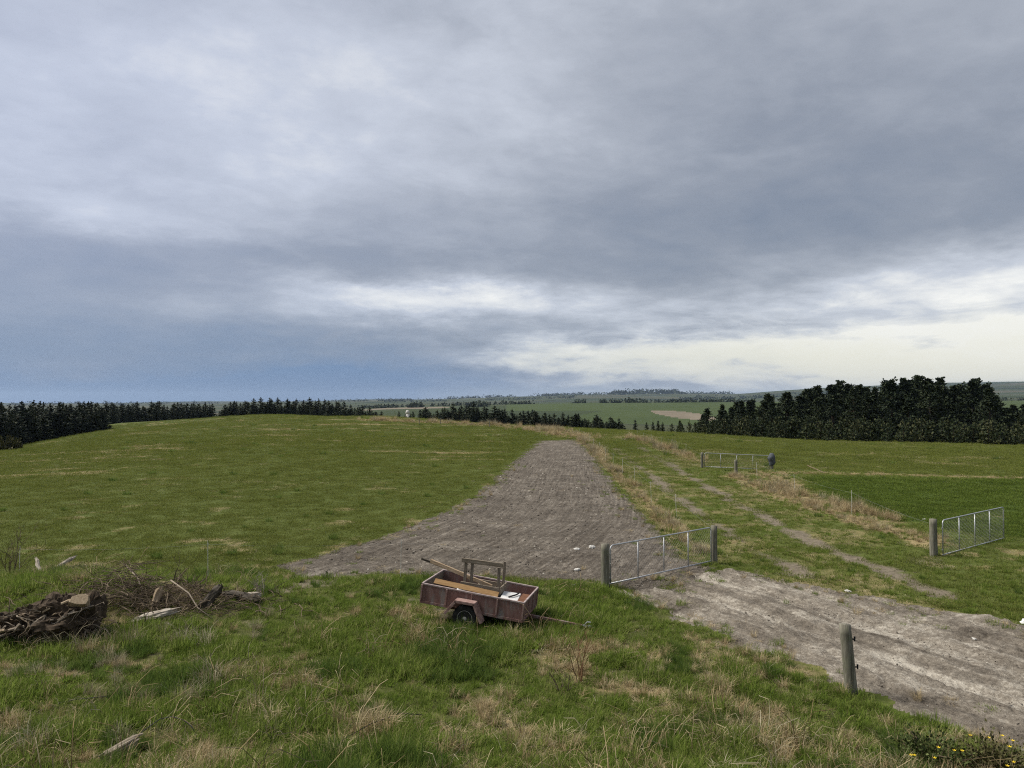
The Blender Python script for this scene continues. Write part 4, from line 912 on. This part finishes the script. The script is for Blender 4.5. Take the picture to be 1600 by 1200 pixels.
# ------------------------------------------------------------------ dead wood, shrubs and stones
def log(name, px, py, L, r0, r1, rz, ry, label, cat, m=M_DEAD, seed=0, n=20, lift=None, cut=False):
    x, y = gp(px, py); V = []; F = []; rows = 22
    sp_ = random.Random(seed * 7 + 1)
    for i in range(rows):
        t = i / (rows - 1); q0 = r0 + (r1 - r0) * t
        end = i in (0, rows - 1) and not cut
        bend = .10 * L * math.sin(t * 2.6 + seed)
        for k in range(n):
            a = 2 * math.pi * k / n; p = Vector((math.cos(a) * 1.2, math.sin(a) * 1.2, t * L * 1.6 + seed * 3)); fl = abs(mnoise.noise(Vector((math.cos(a) * 2.8, math.sin(a) * 2.8, t * L + seed))))
            q = q0 * (.75 + .45 * mnoise.noise(p) + .6 * fl + .22 * mnoise.noise(p * 4)) * (.6 if end else 1)
            ex = (sp_.random() ** 2 * .28 * L * (1 if i else -1)) if end else 0
            V.append((t * L - L / 2 + ex, q * math.cos(a) + bend, q * math.sin(a) * .85))
    for i in range(rows - 1):
        for k in range(n): F.append((i * n + k, i * n + (k + 1) % n, (i + 1) * n + (k + 1) % n, (i + 1) * n + k))
    F.append(tuple(range(n))[::-1]); mb = MB(); mb.add(V, F); capi = (rows - 1) * n
    if not cut: mb.f.append(tuple(capi + k for k in range(n)))
    T = None
    if cut:
        T = thing(name, (x, y, hz(x, y) + (lift if lift is not None else r0 * .5)), label, cat, None, (0, ry, rz)); mb.obj('log_body', m, T, True)
        c = MB(); c.add([V[capi + k] for k in range(n)], [tuple(range(n))]); c.v = [(p[0] + .003, p[1], p[2]) for p in c.v]; c.obj('sawn_end', M_CUT, T); return T
    o = mb.obj(name, m, None, False, label=label, cat=cat); o.location = (x, y, hz(x, y) + (lift if lift is not None else r0 * .5)); o.rotation_euler = (0, ry, rz); return o
def stump():
    x, y = gp(105, 998); T = thing('tree_stump', (x, y, hz(x, y)), 'big rotten overturned tree stump with a pale sawn end and matted roots', 'stump', None, (0, 0, R(8))); T.scale = (1.15, 1.1, .95)
    # body: heavy trunk butt lying down to the left, ragged and deeply fluted
    V = []; F = []; n, rows = 64, 60
    for i in range(rows):
        t = i / (rows - 1); q0 = .24 + .30 * math.sin(min(1, t * 1.25) * math.pi * .6) * (1 if t < .78 else 1 - (t - .78) * 2.2)
        for k in range(n):
            a = 2 * math.pi * k / n; p = Vector((math.cos(a) * 1.1, math.sin(a) * 1.1, t * 2.4))
            q = q0 * (.92 + .45 * mnoise.noise(p * 1.4) + .26 * mnoise.noise(p * 3.6) + .20 * mnoise.noise(p * 8) + .14 * mnoise.noise(p * 19))
            V.append((-1.6 + 2.15 * t + .18 * mnoise.noise(p * 2.2), q * math.cos(a), .10 + .46 * t + q * math.sin(a)))
    for i in range(rows - 1):
        for k in range(n): F.append((i * n + k, i * n + (k + 1) % n, (i + 1) * n + (k + 1) % n, (i + 1) * n + k))
    F += [tuple(range(n))[::-1], tuple((rows - 1) * n + k for k in range(n))]
    m = MB(); m.add(V, F); m.obj('stump_body', M_EARTH, T, False)
    # sawn face on the shoulder: an irregular slab
    out = [(.8 * u_, .85 * v_) for u_, v_ in ((-.20, -.10), (-.17, .06), (-.06, .13), (.08, .155), (.17, .11), (.20, -.03), (.18, -.13), (.05, -.15), (-.08, -.14))]; n = len(out); V = [(u * s_, v * s_, z) for z, s_ in ((-.18, 1.12), (.03, 1.0), (.045, .93)) for u, v in out]
    F = [tuple(2 * n + k for k in range(n)), tuple(range(n))[::-1]] + [(l * n + k, l * n + (k + 1) % n, (l + 1) * n + (k + 1) % n, (l + 1) * n + k) for l in (0, 1) for k in range(n)]
    m = MB(); m.add(V, F, Matrix.Translation((.34, -.34, .98)) @ Matrix.Rotation(R(48), 4, 'X') @ Matrix.Rotation(R(14), 4, 'Y')); m.obj('sawn_face', M_CUT, T)
    for k, (u_, z_, w_) in enumerate(((.02, .90, .16), (-.30, .74, .14))):
        m = MB(); m.beam((u_, -.34, z_), (u_ + w_, -.36, z_ + .09), .07, .045, up=(.2 * math.sin(k * 2), -.5, .8), bev=.02); m.obj('broken_slab', M_CUT if k < 2 else M_DEAD, T)
    rg = random.Random(4)
    for k in range(170):
        a = rg.uniform(-1.4, 1.4); p = Vector((rg.uniform(-1.3, .75), -.12 - .25 * rg.random(), rg.uniform(.05, .85))); p.z = min(p.z, .45 + .3 * (p.x + 1.5)); d = Vector((math.sin(a), -rg.uniform(.2, .9), rg.uniform(-.6, .35))); pts = [p]; r0 = rg.uniform(.005, .032) * rg.uniform(.35, 1)
        for q_ in range(5): d = (d + Vector((rg.gauss(0, .5), rg.gauss(0, .3), rg.gauss(-.15, .35)))).normalized(); pts.append(pts[-1] + d * rg.uniform(.06, .17))
        m = MB(); m.tube(pts, [r0 * (1 - .17 * i) for i in range(6)], 6); m.obj('root', M_TWIG if rg.random() < .72 else M_GREYW, T, True)
    for k in range(26):      # splintered pale slabs along the left
        x0 = rg.uniform(-1.55, .1); zb = .12 + .42 * (x0 + 1.5) / 1.4; m = MB(); m.beam((x0, -.36 + rg.uniform(-.16, .08), zb + rg.uniform(-.1, .12)), (x0 + rg.uniform(.08, .3), -.40 + rg.uniform(-.16, .08), zb + .12 + rg.uniform(-.1, .12)), rg.uniform(.02, .07), rg.uniform(.02, .06), up=(rg.gauss(0, .3), rg.gauss(0, .4), 1), bev=.006); m.obj('splinter', M_GREYW if rg.random() < .75 else M_CUT, T)
stump()
log('bleached_log', 240, 975, .85, .13, .10, R(14), R(-14), 'bleached white broken log half sunk in grass beside the big stump', 'log', M_DEAD, 1, lift=.16)
log('forked_branch', 272, 984, .42, .05, .03, R(-20), R(8), 'short bleached branch end lying beside the white log', 'branch', M_DEAD, 2, lift=.07)
log('pale_log', 63, 893, .62, .065, .05, R(-38), R(28), 'thin bleached log end sticking up out of the grass on the bank', 'log', M_DEAD, 3, lift=.16)
log('grey_log', 92, 893, .75, .085, .07, R(32), R(-28), 'thicker grey log propped up beside the thin bleached log', 'log', M_DEAD, 4, lift=.18)
log('grey_slab', 115, 890, .5, .06, .05, R(10), R(-4), 'small grey wood slab lying flat behind the propped grey log', 'log', M_GREYW, 5, lift=.08)
log('short_stump', 246, 950, .4, .12, .09, R(60), R(-62), 'short pale brown stump standing in the brushwood', 'stump', M_CUT, 6, lift=.25)
log('split_stump', 328, 950, .6, .17, .15, R(25), R(-50), 'split dark stump with a pale frayed top at the end of the brushwood', 'stump', M_BARK, 7, lift=.2)
log('mossy_log', 378, 940, .8, .12, .12, R(-8), R(3), 'dark mossy log lying beyond the split stump', 'log', M_BARK, 8, lift=.12)
log('whitened_log', 396, 940, .3, .12, .11, R(20), R(0), 'stubby whitened log end beside the mossy log', 'log', M_DEAD, 9, lift=.14)
log('dead_wood_chunk', 190, 1178, .42, .09, .07, R(20), R(-22), 'chunk of rotten brown wood in the grass near the black cane', 'wood chunk', M_GREYW, 10, lift=.10)
def brush():
    rg = random.Random(12)
    x0, y0 = gp(225, 950); m = MB()
    for k in range(1000):
        x = x0 + rg.gauss(.25, 1.25); y = y0 + rg.gauss(.25, .55); z = hz(x, y) + max(0, .55 * math.exp(-((x - x0 + .9) / .9) ** 2)) * rg.random() + rg.random() * .2
        a = rg.random() * 6.28; L = rg.uniform(.25, .9); p = Vector((x, y, z)); d = Vector((math.cos(a), math.sin(a) * .7, rg.gauss(.05, .25))).normalized(); pts = [p]
        for s in range(4): d = (d + Vector((rg.gauss(0, .2), rg.gauss(0, .2), rg.gauss(-.05, .16)))).normalized(); pts.append(pts[-1] + d * L / 4)
        r0 = rg.uniform(.004, .016); m.tube(pts, [r0 * (1 - .15 * i) for i in range(5)], 4, False)
    m.obj('brushwood', M_TWIG, None, kind='stuff', label='tangled heap of brown twigs and brushwood behind the big stump', cat='brushwood')
    for i, (p, q) in enumerate((((275, 930), (332, 970)), ((205, 905), (240, 950)))):
        x, y = gp(*p); u, v = gp(*q); zz = hz(u, v); m = MB(); A_ = Vector((x, y - .3, hz(x, y) + .45)); B_ = Vector((u, v, zz + .05)); m.tube([A_, A_.lerp(B_, .4) + Vector((.05, 0, .04)), A_.lerp(B_, .7) - Vector((.05, 0, .02)), B_], [.02, .018, .016, .01], 6)
        m.obj('fallen_branch', M_GREYW, None, True, label=('long bare branch slanting from the brushwood towards the split stump', 'bare branch slanting down behind the short pale stump')[i], cat='branch')
brush()
def twiggy(px, py, h, n, label, seed, spread=.5, mt=M_TWIG, group=None, leafy=None, name='bare_shrub'):
    rg = random.Random(seed); x, y = gp(px, py); T = thing(name, (x, y, hz(x, y)), label, 'shrub' if name != 'dry_weed' else 'weed', group); m = MB()
    def br(p, d, L, r, lv):
        pts = [p]; 
        for s in range(4): d = (d + Vector((rg.gauss(0, .18), rg.gauss(0, .18), rg.gauss(.03, .1)))).normalized(); pts.append(pts[-1] + d * L / 4)
        m.tube(pts, [r, r * .85, r * .7, r * .55, r * .3], 4, False)
        if lv:
            for s in range(rg.randint(2, 4)):
                a = rg.random() * 6.28; i = rg.randint(1, 4); br(pts[i], (d + Vector((math.cos(a), math.sin(a), .2)) * .9).normalized(), L * rg.uniform(.35, .6), r * .5, lv - 1)
    for k in range(n): a = rg.random() * 6.28; q = rg.random() * spread; br(Vector((math.cos(a) * .05, math.sin(a) * .05, -.05)), Vector((math.cos(a) * q, math.sin(a) * q, 1)).normalized(), h * rg.uniform(.6, 1), .011, 2)
    m.obj('stems', mt, T)
M_RUST = flatmat('rusty_stem', (.11, .06, .03), (.22, .13, .07), 8)
twiggy(18, 900, 1.35, 9, 'leafless dark twiggy shrub on the bank beside the thin bleached log', 1)
twiggy(270, 915, .7, 6, 'leafless grey twiggy shrub rising out of the brushwood', 2, .9)
twiggy(300, 920, .6, 5, 'leafless brown twiggy shrub in front of the split stump', 3, .9)
twiggy(905, 1065, .95, 7, 'tall rusty dead weed stems standing in straw below the trailer', 4, .35, M_RUST, name='dry_weed')
twiggy(880, 1085, .6, 5, 'dark dead weed stems beside the tall rusty weed', 5, .5, M_TWIG, name='dry_weed')
twiggy(408, 935, .65, 8, 'pale dead weed stalks standing behind the whitened log', 6, .3, M_DEAD, name='dry_weed')
def bush(px, py, rx, ry, rz_, n, label, seed, m, flowers=0, size=.05, name='gorse_bush'):
    rg = np.random.default_rng(seed); x, y = gp(px, py); T = thing(name, (x, y, hz(x, y)), label, 'shrub')
    st = MB(); C = []; Dr = []
    for k in range(60):
        d = rg.normal(size=3); d /= np.linalg.norm(d); d[2] = abs(d[2]); e = np.array([rx, ry, rz_]) * d * rg.uniform(.55, 1.05); st.tube([(0, 0, 0), tuple(e * .5 + rg.normal(size=3) * .04), tuple(e)], [.012, .008, .003], 4, False)
        for q in range(n // 60): f = rg.uniform(.35, 1.05); C.append(e * f + rg.normal(size=3) * .07); Dr.append(d + rg.normal(size=3) * .5 + [0, 0, .3])
    st.obj('stems', M_TWIG, T); link('foliage', tri_cloud('foliage', np.array(C), np.array(Dr), rg.uniform(.6, 1.3, len(C)) * size, m, rg, .3), T)
    for k in range(flowers):
        d = rg.normal(size=3); d[2] = abs(d[2]) + .3; d[1] -= .4; d /= np.linalg.norm(d); c = d * [rx, ry, rz_] * 1.02; f = MB()
        for q in range(6): a = q * 1.047; f.add([(0, 0, 0), (.018 * math.cos(a - .4), .018 * math.sin(a - .4), .01), (.03 * math.cos(a), .03 * math.sin(a), .02), (.018 * math.cos(a + .4), .018 * math.sin(a + .4), .01)], [(0, 1, 2, 3)], Matrix.Translation(c))
        f.obj('flower', M_FLOWER, T)
bush(1452, 1192, .75, .55, .42, 3600, 'low green bush with a few yellow flowers at the edge of the dirt track', 1, M_SHRUB, 7)
bush(1555, 1205, .65, .5, .45, 3000, 'low brownish green bush with yellow flowers against the dirt track', 2, M_SHRUBB, 9)
bush(12, 703, 3.2, 2.4, 2.2, 2400, 'rusty brown rounded shrub in front of the left conifer belt', 3, M_SHRUBB, 0, .5, 'brown_shrub')
def cane(pts, r, label, name='black_cane'):
    P = []
    for px, py, dz in pts: x, y = gp(px, py); P.append(Vector((x, y, hz(x, y) + dz)))
    m = MB(); m.tube(P, r, 6); m.obj(name, M_DARK, None, True, label=label, cat='cane')
cane([(200, 1172, .05), (222, 1160, .16), (250, 1150, .26), (268, 1148, .275), (285, 1150, .25), (298, 1153, .19), (305, 1157, .12)], .007, 'black cane arching over the grass beside the rotten wood chunk')
cane([(505, 1199, .12), (540, 1175, .2), (580, 1157, .25), (625, 1140, .25), (660, 1132, .15)], .006, 'long thin black cane slanting through the grass on the near bank')
cane([(80, 1105, .04), (120, 1100, .08), (160, 1096, .08), (205, 1090, .03)], .010, 'thin black cane lying flat in the grass below the big stump')
def stone(px, py, s, label, group=None, m=M_STONE, name='pale_stone', cat='stone', fl=.6):
    x, y = gp(px, py); V = []; F = []; n = 9; sd = px * .13
    for i in range(6):
        t = i / 5 * math.pi
        for k in range(n):
            a = 2 * math.pi * k / n; d = Vector((math.sin(t) * math.cos(a), math.sin(t) * math.sin(a), -math.cos(t))); q = s * (1 + .5 * mnoise.noise(d * 1.4 + Vector((sd, 0, 0)))); V.append((d.x * q * 1.3, d.y * q, d.z * q * fl))
    for i in range(5):
        for k in range(n): F.append((i * n + k, i * n + (k + 1) % n, (i + 1) * n + (k + 1) % n, (i + 1) * n + k))
    mb = MB(); mb.add(V, F); o = mb.obj(name, m, None, False, label=label, cat=cat, group=group); o.location = (x, y, hz(x, y) + s * .2); o.rotation_euler = (.2, .1, px)
for px, py, s in ((901, 859, .09), (902, 891, .08), (925, 856, .13)): stone(px, py, s, 'small pale stone on the ploughed soil by the gate post', 'pale stones on the soil')
stone(898, 917, .09, 'small pale stone in the grass edge between trailer and gate post')
for px, py, s in ((1522, 999, .045), (1325, 925, .07)): stone(px, py, s, 'small pale stone on the dirt track', 'pale stones on the track')
stone(1603, 975, .13, 'crumpled white plastic sheet in the grass at the edge of the dirt track', None, M_WHITE, 'plastic_sheet', 'plastic sheet', .7)
stone(1444, 812, .06, 'small white stone in the straw behind the open gate post')

# ------------------------------------------------------------------ air
def haze():
    m = bpy.data.materials.new('hazy_air'); m.use_nodes = True; nt = m.node_tree; nt.nodes.clear(); out = nt.nodes.new('ShaderNodeOutputMaterial'); v = nt.nodes.new('ShaderNodeVolumePrincipled')
    v.inputs['Color'].default_value = (.46, .60, .82, 1); v.inputs['Density'].default_value = 4e-5; v.inputs['Anisotropy'].default_value = .2
    nt.links.new(v.outputs[0], out.inputs['Volume'])
    mb = MB(); mb.box((-22500, -22500, float(TZ[0]) - 1), (22500, 22500, float(TZ[1]) + 6)); o = mb.obj('haze', m, None, kind='stuff', label='thin pale air haze over the far land', cat='haze')
haze()
